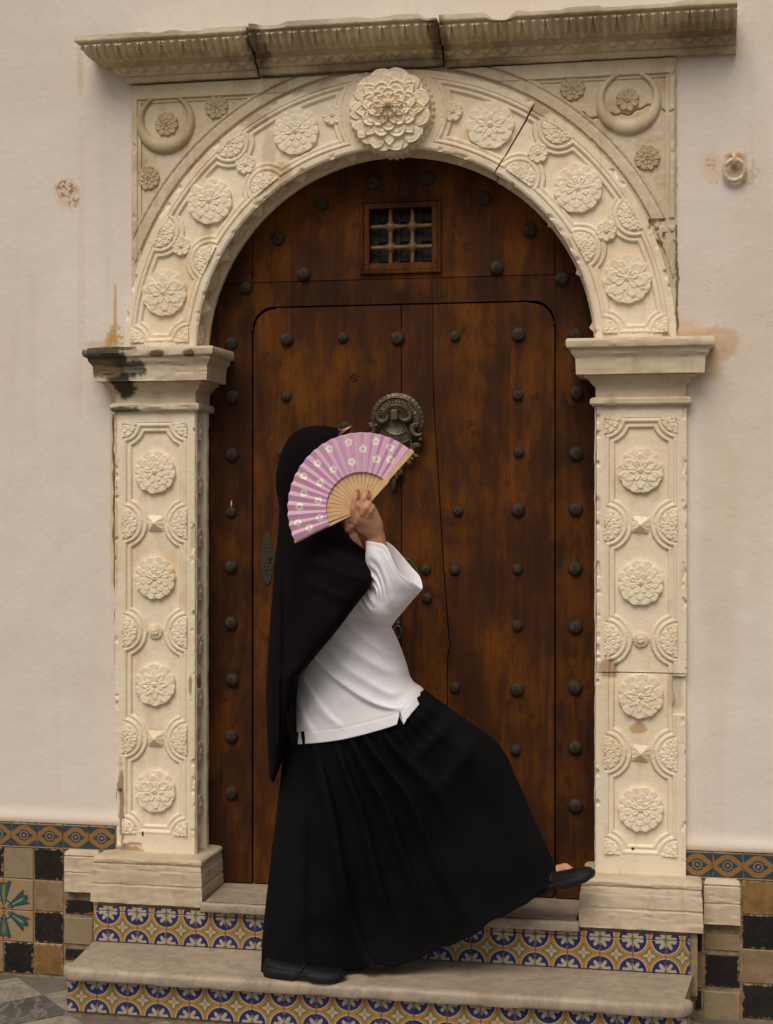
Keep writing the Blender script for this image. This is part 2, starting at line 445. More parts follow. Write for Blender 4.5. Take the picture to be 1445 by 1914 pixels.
def tile_leaf():
    m = Mat('painted_leaf_tile', .45, .25)
    u = m.uv(); px, pz, _ = m.sep(u)       # v = 0 at the line where two tiles mirror
    wv = (m.noise(u, 5, 3)-.5)*.25
    r = m.math('SQRT', px*px+pz*pz); th = m.math('ARCTAN2', pz, px)
    cream = (.32,.24,.135)
    c = m.mix(m.noise(u, 4, 3), cream, (.27,.19,.10))
    lob = m.math('ABSOLUTE', m.math('SINE', th*3.+wv))
    c = m.mix(m.sm(.62, .72, lob)*m.sm(.98, .9, r+wv*.4), c, (.02,.045,.09))
    c = m.mix(m.sm(.78, .86, lob)*m.sm(.88, .8, r+wv*.4), c, (.03,.09,.055))
    v2 = m.math('ABSOLUTE', m.math('SINE', th*3.))
    c = m.mix(m.sm(.985, .995, v2)*m.sm(.8,.7,r), c, (.22,.24,.14))
    ring = m.math('ABSOLUTE', r-.93+wv*.2)
    c = m.mix(m.sm(.07, .05, ring)*m.sm(.1, .4, m.math('SINE', th*22.)), c, (.42,.17,.03))
    c = m.mix(m.sm(.16, .13, r), c, (.42,.19,.04)); c = m.mix(m.sm(.08, .06, r), c, (.02,.04,.1))
    c = m.mix(m.sm(.34, .30, r)*m.sm(.25,.29,r), c, (.02,.04,.1))
    c, n1 = glaze_wear(m, c, px, pz, .85)
    m.color(c); m.rough(m.sm(.35, .7, n1, .35, .65)); m.bump(n1, .25, .002)
    return m.mat
def tile_plain(name, a, b, wear, body=(.36,.22,.11), rough=.4):
    m = Mat(name, rough, .22)
    u = m.uv(); px, pz, _ = m.sep(u); r = m.rnd()
    ox = m.comb(px+r*31., r*7., pz+r*17.)
    n = m.noise(ox, 2.2, 5, .65); n2 = m.noise(ox, 11, 4)
    c = m.mix(m.sm(.35, .7, n+(r-.5)*.25), a, b)
    e = m.math('MINIMUM', m.math('MINIMUM', px, 1-px), m.math('MINIMUM', pz, 1-pz))
    nn = m.noise(ox, 7, 5, .7)
    c = m.mix(m.sm(.04, .0, e-(nn-.52)*.5)*wear, c, body)
    c = m.mix(m.sm(.70, .74, n2)*wear*.6, c, (.40,.28,.15))
    m.color(c); m.rough(m.sm(.35, .7, n2, rough, rough+.3)); m.bump(n2+nn, .3, .003)
    return m.mat
def paving(name, a, b, vein):
    m = Mat(name, .45, .35)
    p = m.pos()
    n = m.noise(p, 4, 5, .6, .8); v = m.noise(m.scaled(p, (1.5,1,1)), 7, 7, .7, 1.6)
    c = m.mix(m.sm(.35, .7, n), a, b)
    c = m.mix(m.sm(.05, .0, m.math('ABSOLUTE', v-.5))*.7, c, vein)
    c = m.mix(m.sm(.55, .75, m.noise(p, 22, 5))*.35, c, (.12,.09,.06))
    m.color(c); m.rough(m.sm(.3, .7, n, .4, .65)); m.bump(n, .15, .002)
    return m.mat
def cloth_mat(name, a, b, weave=900, bump=.25, rough=.9, sheen=.2, wr=0.):
    m = Mat(name, rough, .06)
    n = m.noise(m.pos(), 6, 4)
    m.color(m.mix(m.sm(.35, .7, n), a, b))
    x, y, z = m.sep(m.pos())
    w = m.noise(m.pos(), weave, 2)
    h = w*.6
    if wr:
        h = h*.25+(m.noise(m.scaled(m.pos(), (1.,1.,.6)), 15, 4, .5, 1.2)*.7+m.noise(m.scaled(m.pos(), (1.6,1.,.7)), 42, 3, .5, .8)*.3)*wr
        m.bump(h, bump, .012)
    else:
        m.bump(h, bump, .0012)
    m.bsdf.inputs['Sheen Weight'].default_value = sheen; m.bsdf.inputs['Sheen Roughness'].default_value = .5
    return m.mat
def attr_mat(name, attr, rough=.85, bump=.2):
    m = Mat(name, rough, .15)
    nd = m.n('ShaderNodeAttribute'); nd.attribute_name = attr
    n = m.noise(m.pos(), 700, 2); nb = m.noise(m.pos(), 25, 3)
    c = m.mix(m.sm(.3, .8, nb)*.10, X(m, nd.outputs['Color']), (.45,.26,.36))
    m.color(c); m.bump(n, bump, .0008)
    return m.mat
def skin_mat():
    m = Mat('skin', .55, .35)
    n = m.noise(m.pos(), 45, 4); f = m.noise(m.pos(), 350, 3)
    c = m.mix(m.sm(.35, .7, n), (.54, .265, .15), (.46, .205, .11))
    m.color(c); m.bump(f*.5+n*.5, .25, .0012)
    m.bsdf.inputs['Subsurface Weight'].default_value = .12
    m.bsdf.inputs['Subsurface Radius'].default_value = (.012, .005, .003)
    m.bsdf.inputs['Subsurface Scale'].default_value = .5
    return m.mat

STONE_A, STONE_B, STONE_S = (.83, .71, .54), (.77, .64, .46), (.60, .41, .215)
M = dict(
    plaster=plaster(),
    pil=marble('carved_marble', STONE_A, STONE_B, STONE_S, .5, dirt_pilaster),
    arch=marble('carved_arch_marble', STONE_A, (.77,.62,.43), STONE_S, .55, dirt_arch),
    rose=marble('rosette_marble', (.86,.74,.555), (.80,.66,.47), (.64,.45,.24), .4),
    rose_old=marble('weathered_rosette_marble', (.52,.40,.25), (.43,.31,.18), (.28,.19,.10), .6),
    spandrel=marble('weathered_spandrel_marble', (.64,.53,.375), (.54,.42,.275), (.38,.255,.135), .7),
    cornice=marble('sooty_cornice_marble', (.72,.585,.41), (.60,.47,.30), (.37,.26,.14), .6, dirt_cornice, 0, .32, .75),
    impost=marble('impost_marble', (.66,.55,.40), (.58,.455,.31), (.40,.27,.15), .55, dirt_impost),
    plinth=marble('plinth_marble', (.60,.485,.345), (.52,.405,.275), (.38,.265,.155), .5, None, .12),
    tread=marble('tread_marble', (.43,.345,.26), (.36,.285,.21), (.24,.17,.105), .5, None, .38, .18, .45),
    mortar=simple('lime_mortar', (.30,.215,.135), .95, .1, 0, .45, 40, .6),
    wood=wood('aged_door_wood', (.036,.0135,.0058), (.080,.0255,.0060), (.140,.045,.0048)),
    woodf=wood('aged_frame_wood', (.025,.0098,.0048), (.055,.0185,.0056), (.110,.035,.0042)),
    iron=simple('wrought_iron', (.048,.034,.022), .62, .25, .0, .45, 60, .5),
    bronze=simple('old_bronze', (.12,.09,.055), .48, .5, .7, .5, 50, .4),
    bronze_hi=simple('polished_bronze_edge', (.30,.22,.12), .4, .5, .7, .4, 60, .2),
    grille=simple('turned_grille_wood', (.20,.105,.035), .5, .4, 0, .4, 40, .2),
    glass=simple('dusty_dark_glass', (.026,.024,.017), .55, .25, 0, .3, 30),
    dark=simple('dark_interior', (.02,.016,.012), .9, .1),
    star=tile_star(), braid=tile_braid(), leaf=tile_leaf(),
    tblack=tile_plain('black_glazed_tile', (.012,.010,.009), (.022,.017,.013), .85, (.33,.2,.1), .35),
    tcream=tile_plain('cream_glazed_tile', (.27,.20,.12), (.20,.135,.068), .65),
    tochre=tile_plain('worn_ochre_tile', (.27,.155,.055), (.18,.092,.028), .85, (.34,.27,.20)),
    pav_w=paving('white_paving_marble', (.33,.29,.23), (.26,.22,.17), (.14,.12,.10)),
    pav_g=paving('grey_paving_marble', (.075,.07,.065), (.11,.10,.09), (.25,.22,.19)),
    ground=simple('courtyard_paving', (.17,.145,.115), .7, .3, 0, .4, 6),
    scarf=cloth_mat('black_scarf_jersey', (.0042,.0026,.0036), (.0055,.0035,.0046), 700, .15, .9, .0),
    skirt=cloth_mat('black_skirt_cloth', (.0055,.0055,.0060), (.0078,.0078,.0085), 800, .35, .9, .0),
    cotton=cloth_mat('white_cotton', (.86,.83,.875), (.82,.785,.83), 900, .30, .9, .1, .8),
    skin=skin_mat(), nail=simple('fingernail', (.44,.23,.16), .35, .4, 0, .1),
    shoe=simple('black_shoe_rubber', (.006,.006,.0065), .65, .25, 0, .3, 50, .2),
    sole=simple('dark_shoe_sole', (.011,.0105,.010), .65, .25, 0, .3, 50, .2),
    fanwood=simple('pale_fan_wood', (.74,.46,.24), .5, .3, 0, .15, 60, .15),
    fancloth=attr_mat('printed_fan_cloth', 'print'),
    rosegold=simple('rose_gold_metal', (.62,.30,.20), .3, .5, .6, .1),
    lens=simple('dark_lens', (.05,.022,.012), .15, .5, 0, .2),
    ringpaint=simple('white_painted_iron', (.70,.61,.50), .6, .3, 0, .35, 60, .4, (.52,.38,.24)),
    crack=simple('crack_shadow_fill', (.05,.033,.02), .95, .05),
    eye=simple('eye_white', (.7,.66,.6), .2, .5), iris=simple('iris_brown', (.03,.015,.008), .2, .5),
    lip=simple('lip', (.28,.09,.07), .5, .3),
)

# ------------------------------------------------------------------ big dimensions (metres, ground at z = 0)
YA, YS, YW, YD = 0.0, .014, .022, .14         # carved face, spandrel ground, plaster face, door face
ZC, RI, RO = 1.912, .598, .826                # arch centre height, inner and outer radius
ZPL = .405                                    # top of the plinths
ZI0, ZI1 = 1.742, 1.930                       # impost bottom and top
ZCB, ZCT = 2.737, 2.852                       # cornice bottom and top
ZT1, ZT2 = .147, .288                         # lower and upper tread
XO = .853                                     # outer edge of the pilasters

# ------------------------------------------------------------------ ground
g = MB(); g.add([(-40,-60,0),(40,-60,0),(40,4,0),(-40,4,0)], [(0,1,2,3)])
ground = tag(obj('ground', g, M['ground'], origin=(0,0,0)), kind='structure')
pt = .205; dg = pt*math.sqrt(2)
pme = {}
for key in 'wg':
    mb = MB().box(-pt/2+.0015, pt/2-.0015, -pt/2+.0015, pt/2-.0015, -.02, .006)
    me = mesh_of('paving_tile', mb, M['pav_'+key]); bevel_mesh(me, .0015, 1); pme[key] = me
for i in range(-13, 14):
    for j in range(-13, 14):
        x = -1.02+(i-j)*pt/math.sqrt(2); y = -.30+(i+j)*pt/math.sqrt(2)
        if not (-1.75 < x < 1.5 and -.72 < y < -.02): continue
        if -.80 < x < .84 and y > -.42: continue
        put('paving_tile', pme['wg'[(i) % 2 if (j % 2) else (i+1) % 2]], ground, (x, y, random.uniform(-.001, .001)), (random.uniform(-.004,.004), random.uniform(-.004,.004), math.pi/4))

# ------------------------------------------------------------------ plaster wall
ZDT = .478                                    # top of the tiled dado
wall = thing('plaster_wall', (0, .2, 0), 'cream limewashed plaster wall around the carved stone doorway, stained with rust', 'wall')
mb = MB()
def wall_grid(x0, x1, z0, z1, nx, nz, lip):
    xs = np.linspace(x0, x1, nx); zs = z0+(z1-z0)*np.linspace(0, 1, nz)**1.6 if lip else np.linspace(z0, z1, nz)
    Xg, Zg = np.meshgrid(xs, zs)
    Y = YW-.006*(smooth_noise(Xg+9, Zg+9, 2.3)-.5)-.003*(smooth_noise(Xg+3, Zg+3, 9)-.5)
    if lip:
        w = .004*(smooth_noise(Xg, Zg*0, 14)-.5)
        Y = Y-(.010+w)*np.exp(-((Zg-z0-.012)/.022)**2)
        Y[0] += .008
        Zg[0] += .006*(smooth_noise(Xg[0], Xg[0]*0, 40)-.5)
    mb.grid(np.stack([Xg, Y, Zg], -1))
    # lower edge returns to the masonry
    a = np.stack([Xg[0], np.full(nx, .05), Zg[0]], -1); b = np.stack([Xg[0], Y[0], Zg[0]], -1)
    mb.grid(np.stack([a, b]))
wall_grid(-2.4, -.800, ZDT, 2.72, 110, 140, True)
wall_grid(.800, 2.2, ZDT, 2.72, 100, 140, True)
wall_grid(-2.4, 2.2, 2.72, 4.2, 200, 60, False)
mb.box(-14, -2.4, YW, .5, 0, 6.5); mb.box(2.2, 14, YW, .5, 0, 6.5); mb.box(-2.4, 2.2, YW, .5, 4.2, 6.5)
mb.box(-2.4, -.70, .05, .5, 0, 4.2); mb.box(.70, 2.2, .05, .5, 0, 4.2); mb.box(-.70, .70, .05, .5, 2.70, 4.2)
o = obj('plaster', mb, M['plaster'], wall, origin=(0, .2, 0)); auto_smooth(o.data, 40)
dk = MB().box(-.69, .69, .30, .32, .02, 2.69)
obj('dark_interior', dk, M['dark'], wall)

# ------------------------------------------------------------------ carved rosettes (polar height fields)
def rosette_mesh(name, R, layers, mat, arc=(0, 2*math.pi), scal=12, scal_d=.06, thick=.012, boss=.16, boss_h=.006, nr=26, nt=120, dome=.0, seed=0, pointed_rim=False, flute=0):
    full = abs(arc[1]-arc[0]-2*math.pi) < 1e-6
    th = np.linspace(arc[0], arc[1], nt, endpoint=not full)
    rho = np.linspace(0.0, 1, nr)**.9
    T, RH = np.meshgrid(th, rho)
    n = scal
    a = np.abs(np.mod(T/(2*np.pi/n), 1)-.5)*2
    rim = 1-scal_d*(a if pointed_rim else a**2.5)
    r = RH*rim*R
    h = np.full_like(r, thick*.55)+dome*(1-RH**2)
    for (ln, lr, lh, kind, ph) in layers:
        aa = np.abs(np.mod(T/(2*np.pi/ln)+ph, 1)-.5)*2
        jitter = 1+.03*np.sin(np.floor(T/(2*np.pi/ln)+ph)*2.399+seed)
        Rl = lr*R*jitter
        if kind == 'p': out = Rl*(1-.40*aa**1.15)
        elif kind == 'o': out = Rl*(1-.75*aa**3.2)
        else: out = Rl*(1-.24*aa**2.4)
        e = out-r
        ins = sstep(-.004*R, .035*R, e)
        rimr = np.exp(-((e-.045*R)/(.035*R))**2)
        seam = np.exp(-(((1-aa)*r*np.pi/ln)/(.026*R))**2)
        inner = np.exp(-((e-.16*R)/(.035*R))**2)
        cup = np.clip(r/np.maximum(out, 1e-6), 0, 1)
        vein = np.exp(-((aa*r*np.pi/ln)/(.025*R))**2)
        hl = thick*.55+lh*(.30+.12*cup+.15*rimr-.26*seam+.12*inner-.06*vein)
        h = h*(1-ins)+np.maximum(hl, h*.7)*ins
    b = r/(boss*R+1e-9)
    bh = boss_h*np.sqrt(np.clip(1-b*b, 0, 1))
    if flute: bh = bh*(1+.18*np.cos(T*flute))
    h = h+bh
    h = h+.0011*(smooth_noise(r*np.cos(T)*48+9+seed, r*np.sin(T)*40+9, 6)-.5)*2
    P = np.stack([r*np.cos(T), -h, r*np.sin(T)], -1)
    edge = np.stack([rim[-1]*R*1.01*np.cos(th), -h[-1]*.55, rim[-1]*R*1.01*np.sin(th)], -1)
    base = np.stack([rim[-1]*R*1.0*np.cos(th), np.full(nt, .006), rim[-1]*R*np.sin(th)], -1)
    P = np.concatenate([P, edge[None], base[None]], 0)
    mb = MB(); mb.grid(P, closed_u=full)
    me = mesh_of(name, mb, mat); fixed = bmesh.new(); fixed.from_mesh(me)
    bmesh.ops.remove_doubles(fixed, verts=fixed.verts, dist=1e-6); bmesh.ops.recalc_face_normals(fixed, faces=fixed.faces)
    # outward = towards -y
    if sum(f.normal.y*f.calc_area() for f in fixed.faces) > 0: bmesh.ops.reverse_faces(fixed, faces=fixed.faces)
    fixed.to_mesh(me); fixed.free(); auto_smooth(me, 50)
    return me
LA = [(12,1.04,.0045,'r',0),(8,.80,.0075,'r',.5),(8,.50,.0105,'o',0)]
LB = [(12,1.06,.0042,'p',0),(6,.84,.0075,'p',0),(6,.50,.0105,'o',.5)]
LC = [(14,1.04,.0048,'r',0),(10,.74,.0078,'r',.5),(6,.44,.0105,'o',.2)]
LD = [(10,1.04,.0045,'r',0),(8,.72,.0078,'p',.5),(8,.46,.0105,'o',0)]
LE = [(10,.97,.006,'o',0),(10,.55,.008,'p',.5)]
RM = {}
for nm, L, sc in (('A',LA,12),('B',LB,12),('C',LC,14),('D',LD,10)):
    RM[nm] = rosette_mesh('rosette', .064, L, M['rose'], scal=sc, scal_d=.055, thick=.020, boss=.13, boss_h=.006, seed=ord(nm))
    RM[nm+'g'] = rosette_mesh('rosette', .072, L, M['rose'], scal=sc, scal_d=.05, thick=.019, boss=.12, boss_h=.006, seed=ord(nm)+5)
RM['s'] = rosette_mesh('small_rosette', .030, [(8,1.02,.007,'r',0)], M['rose'], scal=8, scal_d=.05, thick=.015, boss=.26, boss_h=.005, nr=18, nt=80)
RM['so'] = rosette_mesh('small_rosette', .033, [(8,1.02,.008,'r',0)], M['rose_old'], scal=8, scal_d=.07, thick=.011, boss=.28, boss_h=.005, nr=18, nt=80)
RM['mo'] = rosette_mesh('small_rosette', .036, [(10,1.03,.006,'r',0),(8,.62,.009,'o',.5)], M['rose_old'], scal=10, scal_d=.07, thick=.011, boss=.22, boss_h=.004, nr=18, nt=90)
RM['round'] = rosette_mesh('round_boss', .023, [(18,.98,.006,'p',0),(18,.7,.009,'p',0)], M['rose'], scal=18, scal_d=.13, thick=.010, boss=.5, boss_h=.006, nr=16, nt=108, pointed_rim=True)
LH = [(12,1.02,.0055,'r',.5),(10,.70,.0078,'r',0),(8,.40,.0095,'o',.5)]
RM['h'] = rosette_mesh('half_rosette', .047, LH, M['rose'], arc=(-math.pi/2, math.pi/2), scal=12, scal_d=.05, thick=.007, boss=.16, boss_h=.004, nr=22, nt=64)
RM['q'] = rosette_mesh('corner_rosette', .048, LH, M['rose'], arc=(0, math.pi/2), scal=12, scal_d=.05, thick=.007, boss=.16, boss_h=.004, nr=22, nt=34)
# four-sided fluted pyramid
def pyramid_mesh(R, hgt):
    N = 33; xs = np.linspace(-R, R, N); Xg, Zg = np.meshgrid(xs, xs)
    c = np.maximum(abs(Xg), abs(Zg)); d = np.minimum(abs(Xg), abs(Zg))
    h = hgt*(1-c/R)**.9*(1+.0)+.0014*np.sin(d/R*16*(1.0)/(c/R+.25))*(c/R)
    pinch = 1-.18*(1-np.abs(np.abs(Xg)-np.abs(Zg))/R)*0
    P = np.stack([Xg*pinch, -h-.001, Zg*pinch], -1); mb = MB(); mb.grid(P, flip=False)
    me = mesh_of('pyramid_boss', mb, M['rose']); auto_smooth(me, 40); return me
RM['pyr'] = pyramid_mesh(.024, .022)

# ------------------------------------------------------------------ the carved stone door surround
sur = thing('stone_doorway', (0, .05, .15), 'carved cream marble door surround with round arch, rosettes, pilasters and dark cornice', 'doorway')

def mould(d):
    """height of the carved moulding at distance d inside the panel border (0 = border face)"""
    h = np.zeros_like(d)
    roll = lambda c, w, a: a*np.sqrt(np.clip(1-((d-c)/w)**2, 0, 1))
    h = np.where(d > 0, -.0035, 0.)
    h = np.where(d > .0185, -.0065, h)
    h = np.where(d > .0275, -.0115, h)
    h = h+roll(.0065, .006, .0055)+roll(.0225, .0042, .0035)
    h = np.where((d > .0135) & (d < .0170), -.0055, h)
    return h
def wear(Xg, Zg, amp=.0011):
    return amp*(smooth_noise(Xg+11, Zg+11, 55)-.5)+amp*.6*(smooth_noise(Xg+5, Zg+5, 160)-.5)

zr = [(at(290, a, 0).z+at(1196, b, 0).z)/2 for a, b in ((883,879),(1082,1088),(1280,1301),(1480,1512))]
zb = [(at(290, a, 0).z+at(1195, b, 0).z)/2 for a, b in ((979,980),(1183,1194),(1382,1408))]
def pilaster(side):
    x0, x1 = (-XO, -.600) if side < 0 else (.600, XO)
    p = thing_part('pilaster', sur, ((x0+x1)/2, 0, ZPL))
    pz0, pz1 = ZPL+.055, ZI0-.035
    px0, px1 = x0+.024, x1-.024
    dx, dz = .0021, .0021
    circ = [(c, z, .062) for z in zb for c in (px0, px1)]+[(c, z, .058) for c in (px0, px1) for z in (pz0, pz1)]
    def height(Xg, Zg):
        d = np.minimum(np.minimum(Xg-px0, px1-Xg), np.minimum(Zg-pz0, pz1-Zg))
        for (cx, cz, rb) in circ:
            d = np.minimum(d, np.hypot(Xg-cx, Zg-cz)-rb+.012)
        h = mould(d)
        h = h+wear(Xg, Zg)
        eb = np.minimum(Xg-x0, x1-Xg)
        chip = smooth_noise(Xg*1+21, Zg+21, 38)
        h = h-.010*sstep(.62, .8, chip)*sstep(.016, .0, eb)
        if side < 0:      # broken lower outer corner showing the mortar behind
            bx = x0+.012+.014*smooth_noise(Zg, Zg*0+2, 20)
            h = np.where((Xg < bx) & (Zg < ZPL+.19) , -.015, h)
            h = np.where((Xg > x0+.0) & (Zg < ZPL+.018+.012*smooth_noise(Xg, Xg*0+4, 30)) & (Xg < x0+.085), -.010, h)
        else:
            h = np.where((Xg > x1-.03-.012*smooth_noise(Zg, Zg*0+6, 30)) & (np.abs(Zg-at(1262,1300,0).z) < .055), -.010, h)
        return h
    zsp = at(1193, 1258, 0).z
    cuts = [(ZPL, ZI0)] if side < 0 else [(ZPL, zsp-.0015), (zsp+.0015, ZI0)]
    for (za, zb_) in cuts:
        nx = int((x1-x0)/dx)+1; nz = int((zb_-za)/dz)+1
        xs = np.linspace(x0, x1, nx); zs = np.linspace(za, zb_, nz)
        Xg, Zg = np.meshgrid(xs, zs)
        Y = YA-height(Xg, Zg)
        P = np.stack([Xg, Y, Zg], -1)
        P = np.concatenate([P[:, :1]*[1,0,1]+[0,.145,0], P, P[:, -1:]*[1,0,1]+[0,.020 if side < 0 else .145,0]], 1)
        if side > 0: P[:, 0, 1] = .020
        P = np.concatenate([P[:1]*[1,0,1]+[0,.145,0], P, P[-1:]*[1,0,1]+[0,.145,0]], 0)
        mb = MB(); mb.grid(P); o = obj('pilaster_block', mb, M['pil'], p); auto_smooth(o.data, 55)
        if side > 0 and za > ZPL+.1: o.location.x += .002
    xm = (x0+x1)/2
    kinds = ['A','C','D','B'] if side < 0 else ['B','A','D','C']
    for k, z in enumerate(zr):
        put('rosette', RM[kinds[k]], p, (xm, YA+.011, z), (0, random.uniform(-.25,.25), 0))
    for k, z in enumerate(zb):
        put('pyramid_boss' if k != 1 else 'round_boss', RM['round' if k == 1 else 'pyr'], p, (xm, YA+.0105, z), (0, random.uniform(-.1,.1), 0))
        put('half_rosette', RM['h'], p, (px0, YA+.002, z))
        put('half_rosette', RM['h'], p, (px1, YA+.002, z), (0, math.pi, 0))
    for cx, cz, ry in ((px0,pz0,0),(px1,pz0,-math.pi/2),(px1,pz1,math.pi),(px0,pz1,math.pi/2)):
        put('corner_rosette', RM['q'], p, (cx, YA+.002, cz), (0, ry, 0), (.92,1,.92))
    # inner face of the jamb: rolls along both edges, worn rosettes in the channel
    xin = x1 if side < 0 else x0; sg = 1 if side < 0 else -1
    ys = np.linspace(.0005, .145, 48); zs = np.linspace(ZPL, ZI0, 420)
    Yg, Zg = np.meshgrid(ys, zs)
    h = np.where((Yg > .020) & (Yg < .088), -.011, 0.)
    h = h+.005*np.sqrt(np.clip(1-((Yg-.012)/.008)**2, 0, 1))+.008*np.sqrt(np.clip(1-((Yg-.101)/.010)**2, 0, 1))+.004*np.sqrt(np.clip(1-((Yg-.122)/.008)**2, 0, 1))
    h = h+.004*(smooth_noise(Yg+3, Zg+3, 25)-.5)
    mb = MB(); mb.grid(np.stack([xin+sg*h, Yg, Zg], -1), flip=side > 0)
    o = obj('jamb', mb, M['pil'], p); auto_smooth(o.data, 50)
    for k in range(16):
        z = ZPL+.06+k*.081
        put('small_rosette' if k % 2 else 'pyramid_boss', RM['s'] if k % 2 else RM['pyr'], p, (xin-sg*.010, .054, z), (0, 0, sg*math.pi/2), (1.0,1.0 if k % 2 else .55,1.0))
def thing_part(name, parent, loc):
    o = bpy.data.objects.new(name, None); COL.objects.link(o); o.empty_display_size = .05
    W[o] = Vector(loc); o.location = W[o]-W[parent]; o.parent = parent
    return o
pilaster(-1); pilaster(1)

# arch ring
KEY = at(733, 210, 0); KR = .121
arch = thing_part('arch', sur, (0, 0, ZC))
R0, R1 = RI+.022, RO-.022
ZB = ZI1+.020
def ang(px, py):
    q = at(px, py, 0); return math.atan2(q.z-ZC, q.x)
outer = [ang(*p) for p in ((425,262),(298,433),(1045,237),(1195,395))]
inner = [ang(*p) for p in ((492,343),(382,482),(968,333),(1087,462))]
acirc = [(R1*math.cos(a), ZC+R1*math.sin(a), .062) for a in outer]+[(R0*math.cos(a), ZC+R0*math.sin(a), .062) for a in inner]
qz = ZB
corner = []
for sx in (-1, 1):
    for rr in (R0, R1):
        cxq = sx*math.sqrt(max(rr*rr-(qz-ZC)**2, 0)); corner.append((cxq, qz, rr, sx)); acirc.append((cxq, qz, .058))
tcr = (ang(997,190)+ang(925,325))/2
spans = [(.002, tcr-.0022), (tcr+.0022, math.pi/2-.002), (math.pi/2-.002, math.pi-.002)]
for si, (ta, tb) in enumerate(spans):
    nt = int((tb-ta)*.71/.0023); nr = int((RO-RI)/.0022)
    th = np.linspace(ta, tb, nt); rr = np.linspace(RI, RO, nr)
    T, R = np.meshgrid(th, rr)
    Rw = R
    Xg, Zg = Rw*np.cos(T), ZC+Rw*np.sin(T)
    d = np.minimum(np.minimum(R-R0, R1-R), Zg-ZB)
    for (cx, cz, rb) in acirc: d = np.minimum(d, np.hypot(Xg-cx, Zg-cz)-rb+.012)
    dk_ = np.hypot(Xg-KEY.x, Zg-KEY.z)-.165
    d = np.minimum(d, dk_+.012)
    h = mould(d)+wear(Xg, Zg, .0012)
    eo = np.minimum(RO-R, R-RI)
    h = h-.009*sstep(.60, .8, smooth_noise(Xg+31, Zg+31, 34))*sstep(.015, 0, eo)
    # rounded arrises
    h = h-.004*sstep(.006, 0, R-RI)
    P = np.stack([Xg, YA-h, Zg], -1)
    # soffit rows, from the door back to the face
    sy = np.array([.142,.130,.126,.118,.112,.108,.100,.096,.092,.088,.084,.06,.035,.022,.018,.012,.005])
    sr = np.array([0,0,-.004,-.005,-.002,-.006,-.010,-.010,-.006,0,.010,.011,.011,.010,0,-.003,-.001])
    rows = []
    for y, e in zip(sy, sr):
        rw = RI+e+.0015*(smooth_noise(th*12+5, th*0+y*90+4, 3)-.5)
        rows.append(np.stack([rw*np.cos(th), np.full(nt, y), ZC+rw*np.sin(th)], -1))
    back = np.stack([RO*np.cos(th), np.full(nt, .03), ZC+RO*np.sin(th)], -1)
    P = np.concatenate([np.array(rows), P, back[None]], 0)
    c0 = P[:, :1]*1.0; c0[:, :, 1] = .142; c1 = P[:, -1:]*1.0; c1[:, :, 1] = .142
    P = np.concatenate([c0, P, c1], 1)
    mb = MB(); mb.grid(P, flip=True)
    o = obj('arch_block', mb, M['arch'], arch); auto_smooth(o.data, 55)
    if si == 0: o.location += Vector((.0015, .001, -.002))
for k, (px, py, kd) in enumerate([(552,245,'Cg'),(391,375,'Ag'),(306,547,'Bg'),(916,233,'Dg'),(1080,352,'Ag'),(1172,521,'Bg')]):
    q = at(px, py, .0); put('rosette', RM[kd], arch, (q.x, YA+.011, q.z), (0, random.uniform(-.4,.4), 0), (.97,1,.97) if px > 700 else (.97,1,.97))
for (px, py) in [(621,214),(458,306),(338,459),(845,207),(1005,285),(1133,431)]:
    q = at(px, py, .0); put('small_rosette', RM['s'], arch, (q.x, YA+.011, q.z), (0, random.uniform(-.4,.4), 0))
for a in outer: put('half_rosette', RM['h'], arch, (R1*math.cos(a), YA+.002, ZC+R1*math.sin(a)), (0, math.pi-a, 0))
for a in inner: put('half_rosette', RM['h'], arch, (R0*math.cos(a), YA+.002, ZC+R0*math.sin(a)), (0, -a, 0))
for (cx, cz, rr, sx) in corner:
    out_is_left = (sx < 0) == (rr == R1)
    put('corner_rosette', RM['q'], arch, (cx, YA+.002, cz), (0, 0 if out_is_left else -math.pi/2, 0), (.92,1,.92))
for k in range(22):
    a = math.radians(6+k*8.0)
    o = put('small_rosette' if k % 2 else 'pyramid_boss', RM['s'] if k % 2 else RM['pyr'], arch, ((RI+.010)*math.cos(a), .053, ZC+(RI+.010)*math.sin(a)))
    zdir = Vector((-math.cos(a), 0, -math.sin(a)))     # local -y points to the arch centre
    yv = -zdir; xv = Vector((0, 1, 0)); zv = xv.cross(yv)
    o.rotation_euler = Matrix((xv, yv, zv)).transposed().to_euler(); o.scale = (1.1, 1.2, 1.1)
# keystone boss: scalloped, deeply layered
LK = [(11,1.05,.010,'r',0),(8,.88,.020,'p',.5),(8,.72,.029,'r',0),(8,.54,.037,'r',.5),(8,.42,.048,'p',0)]
KB = rosette_mesh('keystone_rosette', KR, LK, M['rose'], scal=12, scal_d=.07, thick=.022, boss=.23, boss_h=.022, nr=60, nt=240, flute=16)
rimm = MB(); tk = np.linspace(0, 2*math.pi, 240, endpoint=False)
lev = [(0, .045), (.94, .045), (.97, .040), (1.0, .034), (1.0, .0), (1.0, -.02)]
Pk = []
for f_, hh in lev:
    rr = KR*1.055*f_*(1+(.020*np.sign(np.sin(tk*40))*(np.abs(np.sin(tk*40))**.5) if f_ > .9 else 0))
    Pk.append(np.stack([rr*np.cos(tk), np.full_like(tk, -hh+.034), rr*np.sin(tk)], -1))
rimm.grid(np.array(Pk), closed_u=True)
key = thing_part('keystone', sur, (KEY.x, -.02, KEY.z))
ko = obj('notched_disc', rimm, M['rose'], None, origin=(0,0,0)); auto_smooth(ko.data, 40)
ko.parent = key; W[ko] = W[key]; ko.location = (0, .018, 0)
put('keystone_rosette', KB, key, (KEY.x, -.026, KEY.z), (math.radians(4), 0, 0))

